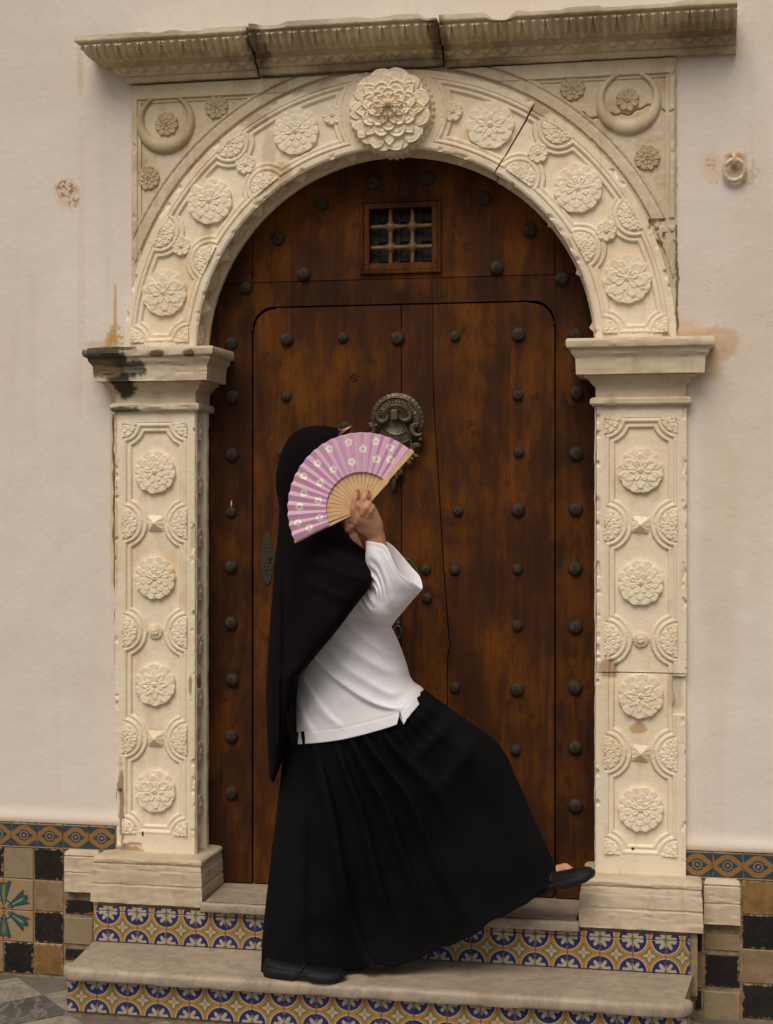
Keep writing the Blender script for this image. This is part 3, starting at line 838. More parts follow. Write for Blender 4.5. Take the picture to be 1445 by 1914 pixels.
# spandrels
def spandrel(side):
    x0, x1 = (-.803, -.02) if side < 0 else (.02, .826)
    z0, z1 = ZI1-.01, ZCB-.004
    sp = thing_part('spandrel', sur, ((x0+x1)/2, YS, z0))
    dx = .0026
    xs = np.arange(x0, x1, dx); zs = np.arange(z0, z1, dx)
    Xg, Zg = np.meshgrid(xs, zs)
    r = np.hypot(Xg, Zg-ZC)
    e = (Xg-x0) if side < 0 else (x1-Xg)
    d = np.minimum(e-.020, z1-.045-Zg)
    h = np.where(d < 0, .011, np.where(d < .009, .004, 0.))
    h = np.where(e < .004, .004, h)
    da = r-RO
    h = np.where((da < .055) & (da > .012), np.maximum(h, .008), h)
    h = np.where((da < .046) & (da > .040), .004, h)
    h = np.where(da <= .012, 0., h)
    h = h+wear(Xg, Zg, .0018)
    if side > 0:       # crack through the panel
        zc_ = at(1190, 209, YS).z+.010*np.sin(Xg*26+1)+.006*np.sin(Xg*61)+.003*np.sin(Xg*170)
        h = h-.013*np.exp(-((Zg-zc_)/.0022)**2)*(Xg > at(1090, 212, YS).x)*sstep(.25, .5, smooth_noise(Xg+2, Zg*0, 40)+.15)
        h = h-.012*sstep(.45,.6, smooth_noise(Xg, Zg, 45))*(Zg < at(1240, 408, 0).z)*(Xg > .75)
    h = h-.008*sstep(.62, .8, smooth_noise(Xg+13, Zg, 30))*sstep(.02, 0, e)
    keep = r > RO-.012
    nz, nx = Xg.shape; idx = -np.ones((nz, nx), int); mb = MB(); vs = []
    need = np.zeros_like(keep); k4 = keep[:-1,:-1] | keep[1:,:-1] | keep[:-1,1:] | keep[1:,1:]
    need[:-1,:-1] |= k4; need[1:,:-1] |= k4; need[:-1,1:] |= k4; need[1:,1:] |= k4
    ii, jj = np.nonzero(need); idx[ii, jj] = np.arange(len(ii))
    vs = np.stack([Xg[ii, jj], YS-h[ii, jj], Zg[ii, jj]], -1)
    a, b = np.nonzero(k4)
    fs = np.stack([idx[a, b], idx[a, b+1], idx[a+1, b+1], idx[a+1, b]], -1)
    mb.v = [tuple(v) for v in vs.tolist()]; mb.f = [tuple(f) for f in fs.tolist()]
    o = obj('spandrel_panel', mb, M['spandrel'], sp); auto_smooth(o.data, 50)
    back = MB()
    if side < 0: back.box(x0, x0+.03, YS-.006, .06, z0, z1)
    else: back.box(x1-.03, x1-.002, YS-.006, .06, z0, z1)
    obj('edge_strip', back, M['spandrel'], sp)
    c, rr, sm_ = (((310,231), .094, [(405,200,'mo'),(278,333,'mo'),(312,232,'mo')]) if side < 0 else ((1175,192), .094, [(1070,165,'mo'),(1210,295,'mo'),(1173,187,'so')]))
    q = at(c[0], c[1], YS)
    # crescent ring, open at the top, thick below
    P = []
    N = 90
    for i in range(N+1):
        a = math.radians(90+12)+math.radians(360-24)*i/N
        t = (1-math.sin(a))/2                     # 0 at the top, 1 at the bottom
        hw = .0075+.0155*t**1.2; rc = rr-hw
        row = []
        for k in range(13):
            u = -1+2*k/12
            hgt = (.013+.006*t)*math.sqrt(max(1-u*u, 0))
            rad = rc+u*hw
            end = min(1, min(i, N-i)/2.0)
            row.append((q.x+rad*math.cos(a), YS-hgt*end+.002, q.z+rad*math.sin(a)))
        P.append(row)
    mb = MB(); mb.grid(np.array(P), flip=True); o = obj('crescent', mb, M['rose_old'] if side < 0 else M['spandrel'], sp); auto_smooth(o.data, 60)
    for (px, py, k) in sm_:
        w = at(px, py, YS); put('small_rosette', RM[k], sp, (w.x, YS+.001, w.z), (0, random.uniform(-.4,.4), 0))
spandrel(-1); spandrel(1)

# cornice: three blocks with leaf-and-dart and a row of triangles
prof = np.array([(.000,.000),(.010,.000),(.013,.004),(.013,.016),(.022,.018),(.026,.022),(.040,.040),(.043,.045),(.050,.046),(.050,.052),(.058,.054),(.070,.058),(.094,.070),(.110,.086),(.116,.093),(.126,.094),(.130,.098),(.130,.113)])
prof[:, 1] *= (ZCT-ZCB)/.113
seg = np.r_[0, np.cumsum(np.hypot(*np.diff(prof, axis=0).T))]
tt = np.sort(np.r_[np.linspace(0, seg[-1], 84)]); po = np.interp(tt, seg, prof[:, 0]); pz = np.interp(tt, seg, prof[:, 1])
gx, gz = np.gradient(po), np.gradient(pz); gl = np.hypot(gx, gz)+1e-9
no, nz_ = gz/gl, -gx/gl                       # normal: outwards and downwards
def frac(x): return x-np.floor(x)
sA, sB = seg[10], seg[14]; tA, tB = seg[5], seg[6]
def cornice_disp(xx, T):
    per = .0665
    u = np.abs(frac(xx/per)-.5)*2; v = np.clip((T-sA)/(sB-sA), 0, 1); inb = ((T > sA) & (T < sB))
    leafw = .98*np.sqrt(np.clip(1-(1-v)**2.2, 0, 1))
    leaf = sstep(-.05, .12, leafw-u)
    rim = np.exp(-((leafw-u-.10)/.09)**2); vein = np.exp(-(u/.10)**2); dart = np.exp(-((1-u)/.13)**2)
    h = 1.35*leaf*(.0065+.0065*rim-.005*np.exp(-((u-.38)/.15)**2)+.004*vein)+dart*.009*(1-leaf*.5)*sstep(1.05, .3, v)
    h = h*inb*sstep(0, .08, v)*sstep(1, .94, v)
    per2 = .052; u2 = np.abs(frac(xx/per2)-.5)*2; v2 = np.clip((T-tA)/(tB-tA), 0, 1)
    tri = sstep(-.06, .10, (1-u2)-(1-v2)*.95)
    h = h+((T > tA) & (T < tB))*(tri*.009-.004*np.exp(-(((1-u2)-(1-v2)*.95-.22)/.10)**2))
    per3 = .014; h = h+((T > seg[2]) & (T < seg[3]))*.0035*(np.abs(frac(xx/per3)-.5) < .3)
    return h
cor = thing_part('cornice', sur, (0, -.06, ZCB))
xcl, xcr = -.803, at(1378, 60, -.10).x
xs1, xs2 = at(470, 90, -.09).x, at(823, 75, -.09).x
blocks = [(xcl, xs1-.004, 0., 0.), (xs1+.003, xs2-.004, -.006, .004), (xs2+.002, xcr, .002, -.002)]
for bi, (xa, xb, dy, dz) in enumerate(blocks):
    nx = int((xb-xa)/.0032)+2
    s = np.linspace(0, 1, nx)
    T, Sg = np.meshgrid(tt, s)                # rows along x
    O, Zp = np.meshgrid(po, s)[0], np.meshgrid(pz, s)[0]
    NO, NZ = np.meshgrid(no, s)[0], np.meshgrid(nz_, s)[0]
    xstart = xa-(O if bi == 0 else 0)
    Xg = xstart+(xb-xstart)*Sg
    D = cornice_disp(Xg, T)+.003*(smooth_noise(Xg+17, T*1+9, 22)-.5)+.0018*(smooth_noise(Xg+7, T+2, 70)-.5)
    # broken lip
    lip = sstep(.55, .75, smooth_noise(Xg*1.0+3, T*0+2, 9))*sstep(seg[-1]-.022, seg[-1], T)
    zn = -.006*lip*(sstep(xcl-.02, xcl+.08, Xg) if bi == 0 else 1)
    if bi > 0:
        for (px, wd, dp) in ([(808, .028, .016)] if bi == 1 else [(935, .035, .022)]):
            xq = at(px, 30, -.13).x; zn = zn-dp*np.exp(-((Xg-xq)/wd)**4)*sstep(seg[-1]-.028, seg[-1], T)
    if bi == 1:
        xq = at(505, 50, -.13).x; ch = np.exp(-((Xg-xq)/.04)**4)*sstep(seg[-1]-.03, seg[-1], T); zn = zn-.006*ch; D = D-.012*ch
    Y = -(O+NO*D)+dy; Z = ZCB+Zp+NZ*D+dz+zn
    P = np.stack([Xg, Y, Z], -1)
    top = P[:, -1:]*1.0; top[:, :, 1] = .04
    bot = P[:, :1]*1.0; bot[:, :, 1] = .04
    P = np.concatenate([bot, P, top], 1)
    e0 = P[:1]*1.0; e0[:, :, 1] = .04; e1 = P[-1:]*1.0; e1[:, :, 1] = .04
    mb = MB()
    if bi == 0:
        # mitred return on the left
        ny = 40; sy_ = np.linspace(0, 1, ny)
        T2 = np.meshgrid(tt, sy_)[0]; O2 = np.meshgrid(po, sy_)[0]; Z2 = np.meshgrid(pz, sy_)[0]; S2 = np.meshgrid(tt, sy_)[1]
        YY = .04+(-O2-.04)*S2; D2 = cornice_disp(YY, T2)*.8
        D2 = D2*sstep(1.0, .93, S2); 
        Pr = np.stack([xcl-O2-np.meshgrid(no, sy_)[0]*D2, YY, ZCB+Z2+np.meshgrid(nz_, sy_)[0]*D2], -1)
        tp = Pr[:, -1:]*1.0; tp[:, :, 0] = xcl
        Pr = np.concatenate([Pr, tp], 1)
        mb.grid(Pr, flip=True)
        P = np.concatenate([P, e1], 0)
    else:
        P = np.concatenate([e0, P, e1], 0)
    mb.grid(P, flip=True)
    o = obj('cornice_block', mb, M['cornice'], cor); auto_smooth(o.data, 50)

# imposts and plinths: rectangular mouldings swept round three sides
def swept(name, parent, xl, xr, levels, mat, yback=.145, amp=.0012, yfront=0.):
    mb = MB(); rows = []
    def path(o):
        a = [(xl-o, yback-(yback-yfront+o)*t) for t in np.linspace(0, 1, 14)]
        b = [(xl-o+(xr-xl+2*o)*t, yfront-o) for t in np.linspace(0, 1, 46)][1:]
        c = [(xr+o, yfront-o+(yback-yfront+o)*t) for t in np.linspace(0, 1, 14)][1:]
        return np.array(a+b+c)
    lv = []
    for (a, b) in zip(levels[:-1], levels[1:]):
        k = max(1, int(math.hypot(b[0]-a[0], b[1]-a[1])/.006))
        for i in range(k): lv.append((a[0]+(b[0]-a[0])*i/k, a[1]+(b[1]-a[1])*i/k))
    lv.append(levels[-1])
    for (o_, z) in lv:
        p = path(o_)
        n = smooth_noise(p[:, 0]*1+z*3+5, p[:, 1]+z*7+5, 30)-.5
        n2 = smooth_noise(p[:, 0]+9, p[:, 1]+z*5+2, 12)-.5
        rows.append(np.stack([p[:, 0]+n*amp, p[:, 1]-n*amp*2-n2*amp*1.5, np.full(len(p), z)+n2*amp*1.5], -1))
    P = np.array(rows)
    mb.grid(P)
    for ri, fl in ((0, True), (-1, False)):
        n0 = len(mb.v); pts = [tuple(q) for q in P[ri]]; f = tuple(range(len(pts)))
        mb.add(pts, [f[::-1] if fl else f])
    o = obj(name, mb, mat, parent); auto_smooth(o.data, 30); return o
hI = ZI1-ZI0
imp_prof = [(.000,0),(.012,0),(.018,.006),(.018,.018),(.012,.024),(.003,.026),(.003,.052),(.006,.058),(.016,.066),(.022,.078),(.032,.081),(.034,.084),(.034,.088),(.055,.088),(.057,.132),(.060,.138),(.066,.145),(.070,.158),(.080,.163),(.082,.170),(.082,.180),(.078,.188)]
imp_prof = [(o, ZI0+z/.188*hI) for o, z in imp_prof]
swept('impost', sur, -.845, -.600, imp_prof, M['impost'], amp=.0035)
swept('impost', sur, .602, .850, imp_prof, M['impost'], amp=.0016)
ZPB = .268
pl_prof = [(.048,ZPB),(.047,.318),(.044,.321),(.044,.325),(.046,.328),(.045,.362),(.0435,.365),(.043,.368),(.043,.371),(.042,.380),(.040,.383),(.040,.385),(.043,.388),(.0445,.393),(.0435,.398),(.039,.402),(.032,.404),(.004,ZPL+.001)]
swept('plinth', sur, -.853, -.600, pl_prof, M['plinth'], amp=.0022, yfront=-.030)
swept('plinth', sur, .604, .853, pl_prof, M['plinth'], amp=.0022, yfront=-.030)
ZPB0 = .150
# moulded blocks that carry the plinth on along the wall
bl_prof = [(0,.275),(0,.330),(-.003,.333),(0,.337),(0,.380),(-.004,.384),(.0,.388),(-.004,.398),(-.012,.402)]
for xl, xr in ((at(121,1640,0).x, -.903), (.903, at(1384,1690,0).x)):
    swept('plinth_block', sur, xl, xr, bl_prof, M['plinth'], amp=.002, yback=.05, yfront=-.004)
# hidden rubble core under the plinths
for xl, xr in ((-.885, -.56), (.57, .885)):
    obj('plinth_core', MB().box(xl, xr, -.062, .14, ZT1-.06, ZPB+.004), M['mortar'], sur)
# ragged mortar joints beside the surround
for (pts, r_) in (([(1279,770),(1280,1000),(1277,1250),(1275,1400),(1273,1590)], .0045), ([(1262,130),(1264,300),(1262,410)], .0035), ([(1262,420),(1266,520),(1266,632)], .0035), ([(211,775),(214,1000),(219,1300),(219,1520)], .004)):
    q = []
    for (a, b) in zip(pts[:-1], pts[1:]):
        for i in range(14):
            t = i/14; w = at(a[0]+(b[0]-a[0])*t, a[1]+(b[1]-a[1])*t, .0215)
            q.append((w.x+random.uniform(-.003,.003), w.y+random.uniform(-.002,.002), w.z))
    mb = MB().tube(q, [r_*random.uniform(.5,1.4) for _ in q], 6)
    obj('mortar_joint', mb, M['mortar'] if random.random() < .6 else M['spandrel'], sur, smooth=True)

# ------------------------------------------------------------------ steps
TS = .0915
def tile_me(name, w, h, t, mat, u0=0., u1=1., v0=0., v1=1., bev=.0018):
    """a tile with its front at y = 0 (towards -y), centred; UV covers the part of the pattern it shows"""
    b = bev
    vs = [(-w/2,b,-h/2),(w/2,b,-h/2),(w/2,b,h/2),(-w/2,b,h/2),(-w/2+b,0,-h/2+b),(w/2-b,0,-h/2+b),(w/2-b,0,h/2-b),(-w/2+b,0,h/2-b),(-w/2,t,-h/2),(w/2,t,-h/2),(w/2,t,h/2),(-w/2,t,h/2)]
    fs = [(4,5,6,7),(0,1,5,4),(1,2,6,5),(2,3,7,6),(3,0,4,7),(8,9,1,0),(9,10,2,1),(10,11,3,2),(11,8,0,3)]
    me = bpy.data.meshes.new(name); me.from_pydata(vs, [], fs); me.materials.append(mat)
    uv = me.uv_layers.new(name='UVMap')
    for lp in me.loops:
        v = me.vertices[lp.vertex_index].co
        uv.data[lp.index].uv = (u0+(u1-u0)*(v.x/w+.5), v0+(v1-v0)*(v.z/h+.5))
    me.update(); return me
tile_full = tile_me('riser_tile', TS-.0012, TS-.0012, .008, M['star'])
def riser(parent, x0, x1, Y, z0, z1, ph):
    """a row of painted tiles from z0, cut pieces where the face ends"""
    cache = {}
    nrow = 0; z = z0
    while z < z1-.012:
        h = min(TS, z1-z); x = x0-ph*TS if nrow == 0 else x0-ph*TS
        while x < x1-.006:
            xa, xb = max(x, x0), min(x+TS, x1)
            if xb-xa > .010:
                if xb-xa > TS-1e-4 and h > TS-1e-4: me = tile_full
                else:
                    key_ = (round(xa-x, 4), round(xb-x, 4), round(h, 4))
                    if key_ not in cache: cache[key_] = tile_me('riser_tile', xb-xa-.0012, h-.0012, .008, M['star'], (xa-x)/TS, (xb-x)/TS, 0, h/TS)
                    me = cache[key_]
                put('riser_tile', me, parent, ((xa+xb)/2, Y+random.uniform(-.0007,.0007), z+h/2), (random.uniform(-.012,.012), random.uniform(-.006,.006), random.uniform(-.010,.010)))
            x += TS
        z += TS; nrow += 1
def tread(name, parent, x0, x1, yf, yb, zt, th, rc, mat, nose=.012):
    """marble slab with rounded front corners and a bull nose"""
    out = []
    nseg = 10 if rc > .012 else 3
    def arc(cx, cy, a0, a1): return [(cx+rc*math.cos(math.radians(a0+(a1-a0)*i/nseg)), cy+rc*math.sin(math.radians(a0+(a1-a0)*i/nseg))) for i in range(nseg+1)]
    out = arc(x0+rc, yf+rc, 180, 270)+[(x0+rc+(x1-x0-2*rc)*i/60, yf) for i in range(1, 60)]+arc(x1-rc, yf+rc, 270, 360)
    out = np.array(out)
    # outward normals of the open path
    d = np.gradient(out, axis=0); nrm = np.stack([d[:, 1], -d[:, 0]], -1); nrm /= np.linalg.norm(nrm, axis=1)[:, None]+1e-9
    rows = []
    prf = [(.0-nose*1.6, zt), (-nose, zt), (-nose*.45, zt-nose*.15), (-nose*.1, zt-nose*.5), (0, zt-nose), (0, zt-th+nose*.7), (-nose*.25, zt-th+nose*.2), (-nose*.8, zt-th), (-nose*2, zt-th)]
    for (o_, z) in prf:
        p = out+nrm*o_
        nn = smooth_noise(p[:, 0]+4, p[:, 1]+z*9+4, 18)-.5
        rows.append(np.stack([p[:, 0], p[:, 1]+nn*.003, z+nn*.0022], -1))
    P = np.array(rows); m_ = P.shape[1]
    mb = MB(); mb.grid(P, flip=True)
    top = [tuple(q) for q in P[0]]; mb.add(top+[(x1, yb, zt), (x0, yb, zt)], [tuple(range(m_+2))])
    bot = [tuple(q) for q in P[-1]]; mb.add(bot+[(x1, yb, zt-th), (x0, yb, zt-th)], [tuple(range(m_+1, -1, -1))])
    # ends
    for i, xx in ((0, x0), (-1, x1)):
        col = [tuple(P[k][i]) for k in range(len(prf))]
        f = col+[(xx, yb, zt-th), (xx, yb, zt)]
        mb.add(f, [tuple(range(len(f))) if i == 0 else tuple(range(len(f)-1, -1, -1))])
    o = obj(name, mb, mat, parent, fix=True); auto_smooth(o.data, 40); return o
XT0, XT1 = at(175,1757,-.07).x, at(1290,1828,-.07).x
st1 = thing('lower_step', (0, -.2, 0), 'long worn marble step with rounded ends over a tiled riser, at ground level', 'step')
tread('tread', st1, at(121,1815,-.325).x-.016, at(1296,1872,-.325).x, -.342, -.055, ZT1, .037, .055, M['tread'], .014)
rx0, rx1 = at(124,1870,-.312).x, at(1290,1905,-.312).x
obj('riser_core', MB().box(rx0, rx1, -.304, -.05, 0, ZT1-.036), M['mortar'], st1)
riser(st1, rx0, rx1, -.312, .0155, .1085, 0.)
st2 = thing('upper_step', (0, -.05, ZT1), 'shorter marble threshold step over tiled riser, between the two pilaster plinths', 'step')
XU0, XU1 = -.552, at(1083,1720,-.10).x
tread('tread', st2, XU0, XU1, -.102, .20, ZT2, .029, .006, M['tread'], .008)
obj('riser_core', MB().box(-.56, .57, -.062, .2, ZT1-.05, ZT2-.028), M['mortar'], st2)
riser(st2, XT0, XT1, -.070, ZT1+.002, .2555, .5)

# ------------------------------------------------------------------ tiled dado left and right
TD = .0985
def dado(side):
    t = thing('tile_dado', (-1.2 if side < 0 else 1.1, .03, 0), None, 'tiles')
    tag(t, 'tiled dado with painted leaf tiles, black and cream squares, left of the doorway' if side < 0 else 'tiled dado of ochre, black and cream squares, right of the doorway')
    Yt = .016
    rows = [.400, .3025, .205, .1075, .0095]
    if side < 0: xb = at(119, 1700, Yt).x
    else: xb = at(1387, 1760, Yt).x
    full = {k: tile_me('tile', TD-.003, TD-.003, .01, M[m_], bev=.0025) for k, m_ in (('b','tblack'),('c','tcream'),('o','tochre'))}
    leafu = tile_me('leaf_tile', TD-.003, TD-.003, .01, M['leaf'], 0, 1, 0, 1); leafd = tile_me('leaf_tile', TD-.003, TD-.003, .01, M['leaf'], 0, 1, 1, 0)
    leafu2 = tile_me('leaf_tile', TD-.003, TD-.003, .01, M['leaf'], 1, 0, 0, 1); leafd2 = tile_me('leaf_tile', TD-.003, TD-.003, .01, M['leaf'], 1, 0, 1, 0)
    def jit(): return (random.uniform(-.02,.02), random.uniform(-.012,.012), random.uniform(-.02,.02))
    def cell(nm, me, x, z, s=(1,1,1)): put(nm, me, t, (x, Yt+random.uniform(-.0015,.0015), z), jit(), s)
    # border of interlaced bands
    bw = .0845; me = tile_me('border_tile', bw-.002, .078, .01, M['braid'], bev=.002)
    x = (at(215, 1570, Yt).x-bw/2) if side < 0 else (at(1275, 1620, Yt).x+bw/2)
    while abs(x) < 2.3:
        put('border_tile', me, t, (x, Yt-.001+random.uniform(-.001,.001), .438), jit()); x += side*bw
    ncol = 11 if side < 0 else 10
    pat = {-1: ['bcbcbcbcbcb', None, None, 'cbcbcbcbcbc'], 1: None}
    for c in range(ncol):
        x = xb+side*TD*(c+.5)
        for r in range(4):
            z = rows[r]-TD/2
            if side < 0:
                if r in (1, 2) and c in (1, 2, 5, 6):
                    q = {(1,1): leafu, (2,1): leafd, (1,2): leafu2, (2,2): leafd2}[(r, 1 if c in (1, 5) else 2)]
                    cell('leaf_tile', q, x, z); continue
                k = 'b' if (r+c) % 2 == 0 else 'c'
                if r == 3 and c % 3 == 0: k = 'o' if k == 'c' else k
            else:
                k = 'b' if (r+c) % 2 == 1 else ('o' if r == 0 else 'c')
            cell('tile', full[k], x, z)
    # cut pieces between the whole tiles and the steps
    def piece(px0, px1, py0, py1, k):
        a, b = at(px0, py0, Yt), at(px1, py1, Yt)
        me = tile_me('tile', abs(b.x-a.x)-.003, abs(a.z-b.z)-.003, .01, M[k], 0, (b.x-a.x)/TD, 0, (a.z-b.z)/TD, bev=.0025)
        put('tile', me, t, ((a.x+b.x)/2, Yt, (a.z+b.z)/2), jit())
    if side < 0:
        for q in ((121,174,1681,1711,'tblack'),(119,174,1713,1768,'tcream'),(121,160,1772,1797,'tblack'),(121,174,1800,1828,'tcream')): piece(*q)
    else:
        for q in ((1316,1384,1744,1780,'tcream'),(1291,1313,1742,1780,'tblack'),(1317,1384,1783,1848,'tblack'),(1292,1314,1783,1848,'tcream'),(1314,1384,1851,1912,'tcream'),(1299,1312,1851,1890,'tblack')): piece(*q)
    x0, x1 = (-2.4, -.80) if side < 0 else (.80, 2.2)
    obj('mortar_bed', MB().box(x0, x1, Yt+.004, .049, 0, .482), M['mortar'], t)
dado(-1); dado(1)
# ------------------------------------------------------------------ the door
door = thing('wooden_door', (0, .16, ZT2), 'dark studded wooden double door with a small barred window above, under the carved arch', 'door')
frame = thing_part('door_frame', door, (0, YD, ZT2))
def dpt(px, py, Y=YD): q = at(px, py, Y); return (q.x, q.z)
GAP = .0042
xl = at(473, 1000, YD).x; xr = at(1036, 1000, YD).x; xc = at(750, 1000, YD).x
zt = at(752, 570, YD).z; zf = ZT2+.004
rcn = .067
def corner_pts(cx, cz, r, a0, a1, n=12): return [(cx+r*math.cos(math.radians(a0+(a1-a0)*i/n)), cz+r*math.sin(math.radians(a0+(a1-a0)*i/n))) for i in range(n+1)]
stp = .006
zrail = at(752, 521, YD).z
# stiles
obj('stile', slab([(-.66,zf),(xl-GAP,zf),(xl-GAP,zrail-.0015),(-.66,zrail-.0015)], YD, YD+.045), M['woodf'], frame, bevel=.002)
obj('stile', slab([(xr+GAP,zf),(.66,zf),(.66,zrail-.0015),(xr+GAP,zrail-.0015)], YD, YD+.045), M['woodf'], frame, bevel=.002)
# rail with the two rounded corners of the wicket opening cut into it
G = GAP
rail = [(xl-G+.0005, zrail-.001), (xl-G+.0005, zt+G-rcn-stp), (xl+stp*.3, zt+G-rcn-stp), (xl+stp*.3, zt+G-rcn)]
rail += [(p[0]+stp*.3+.001-G, p[1]) for p in corner_pts(xl+rcn, zt+G-rcn, rcn, 180, 90)][1:]
rail += [(xl+rcn+stp, zt+G-.001), (xl+rcn+stp, zt+G), (xr-rcn-stp, zt+G), (xr-rcn-stp, zt+G-.001)]
rail += [(p[0]-stp*.3-.001+G, p[1]) for p in corner_pts(xr-rcn, zt+G-rcn, rcn, 90, 0)][:-1]
rail += [(xr-stp*.3, zt+G-rcn), (xr-stp*.3, zt+G-rcn-stp), (xr+G-.0005, zt+G-rcn-stp), (xr+G-.0005, zrail-.001)]
obj('rail', slab(rail, YD, YD+.045), M['woodf'], frame, bevel=.0015)
# lunette boards round the grille opening
g0, g1 = dpt(690, 388), dpt(808, 489)
gx0, gz1, gx1, gz0 = g0[0], g0[1], g1[0], g1[1]
xa, xb_ = at(472, 480, YD).x, at(1037, 470, YD).x
zT = ZC+RI+.02
for (a, b, c, d) in ((-.64, xa-.0012, zrail+.001, zT), (xa+.0012, gx0, zrail+.001, zT), (gx1, xb_-.0012, zrail+.001, zT), (xb_+.0012, .64, zrail+.001, zT)):
    obj('lunette_board', slab([(a,c),(b,c),(b,d),(a,d)], YD+.001, YD+.045), M['wood'], frame, bevel=.0014)
obj('lunette_board', slab([(gx0+.0004,zrail+.001),(gx1-.0004,zrail+.001),(gx1-.0004,gz0),(gx0+.0004,gz0)], YD+.001, YD+.045), M['wood'], frame, bevel=.0008)
obj('lunette_board', slab([(gx0+.0004,gz1),(gx1-.0004,gz1),(gx1-.0004,zT),(gx0+.0004,zT)], YD+.001, YD+.045), M['wood'], frame, bevel=.0008)
# backing boards close the joints
obj('backing', MB().box(-.64, .64, YD+.052, YD+.07, zf, gz0-.02), M['dark'], frame)
# grille window
win = thing_part('grille_window', door, ((gx0+gx1)/2, YD, gz0))
def ring4(nm, x0, x1, z0, z1, w, y0, y1, mat, bev):
    for (a, b, c, d) in ((x0, x1, z0, z0+w), (x0, x1, z1-w, z1), (x0, x0+w, z0+w, z1-w), (x1-w, x1, z0+w, z1-w)):
        obj(nm, slab([(a,c),(b,c),(b,d),(a,d)], y0, y1), mat, win, bevel=bev)
ring4('outer_moulding', gx0-.028, gx1+.028, gz0-.034, gz1+.024, .012, YD-.010, YD+.003, M['woodf'], .003)
ring4('window_frame', gx0-.0155, gx1+.0155, gz0-.0215, gz1+.0115, .0165, YD-.006, YD+.02, M['wood'], .002)
obj('pane', MB().box(gx0-.01, gx1+.01, YD+.060, YD+.064, gz0-.03, gz1+.02), M['glass'], win)
bx = [at(730, 440, YD+.02).x, at(771, 440, YD+.02).x]; bz = [at(750, 423, YD+.02).z, at(750, 462, YD+.02).z]
def bar_pts(fixed, lo, hi, nodes, horiz):
    pts = []; rad = []
    N = 60
    for i in range(N+1):
        t = lo+(hi-lo)*i/N
        d = min(abs(t-n) for n in nodes)
        r = .0066 if d > .014 else .0066+.0075*math.sqrt(max(0, 1-(d/.014)**2))
        if .014 < d < .018: r = .0078
        pts.append((t, YD+.022, fixed) if horiz else (fixed, YD+.022, t)); rad.append(r)
    return pts, rad
for x in bx: p_, r_ = bar_pts(x, gz0-.005, gz1+.005, bz, False); obj('grille_bar', MB().tube(p_, r_, 12), M['grille'], win, smooth=True)
for z in bz: p_, r_ = bar_pts(z, gx0-.005, gx1+.005, bx, True); obj('grille_bar', MB().tube(p_, r_, 12), M['grille'], win, smooth=True)
# second lattice behind the bars
for k in range(3):
    obj('back_slat', MB().box(gx0-.01+k*.066, gx0+.022+k*.066, YD+.045, YD+.050, gz0-.01, gz1+.01), M['glass'], win)
    obj('back_slat', MB().box(gx0-.01, gx1+.01, YD+.0505, YD+.0555, gz0+.012+k*.060, gz0+.036+k*.060), M['glass'], win)

# wicket leaves
YL = YD+.003
def crackx(z, base):
    pts = [(570,808),(690,809),(760,811),(900,820),(1010,826),(1100,832),(1190,839),(1205,841),(1222,837),(1290,836),(1400,836),(1660,838)]
    ys = [p[0] for p in pts]; xs = [p[1] for p in pts]
    return xs, ys
def leaf(side):
    lf = thing_part('door_leaf', door, ((xl+xc)/2 if side < 0 else (xc+xr)/2, YL, zf))
    if side < 0:
        out = [(xc-.0014, zf), (xc-.0014, zt), (xl+rcn+stp, zt), (xl+rcn+stp, zt-.003)]
        out += corner_pts(xl+rcn, zt-rcn-.001, rcn-.003, 90, 180)
        out += [(xl+.003, zt-rcn-stp), (xl, zt-rcn-stp), (xl, zf)]
        xm = at(612, 1000, YL).x
        obj('plank', slab(out, YL, YL+.04), M['wood'], lf, bevel=.0018)
    else:
        cr = [dpt(p, q, YL) for q, p in [(572,808),(690,809),(760,811),(900,820),(1010,826),(1100,832),(1190,839),(1207,842),(1224,837),(1290,836),(1400,836),(1500,837)]]
        cr = [(cr[0][0], zt)]+cr[1:]+[(cr[-1][0], zf)]
        gapw = [.0003,.0008,.0012,.0013,.0016,.0014,.0016,.0015,.0016,.0014,.0012,.001,.001]
        a = [(xc+.0014, zt), (xc+.0014, zf)]+[(p[0]-g_, p[1]) for p, g_ in zip(cr, gapw)][::-1]
        obj('plank', slab(a, YL, YL+.04), M['wood'], lf)
        b = [(p[0]+g_, p[1]) for p, g_ in zip(cr, gapw)]+[(xr, zf), (xr, zt-rcn-stp), (xr-.003, zt-rcn-stp)]
        b += corner_pts(xr-rcn, zt-rcn-.001, rcn-.003, 0, 90)+[(xr-rcn-stp, zt-.003), (xr-rcn-stp, zt)]
        obj('plank', slab(b, YL, YL+.04), M['wood'], lf, bevel=.0012)
    return lf
leafL, leafR = leaf(-1), leaf(1)

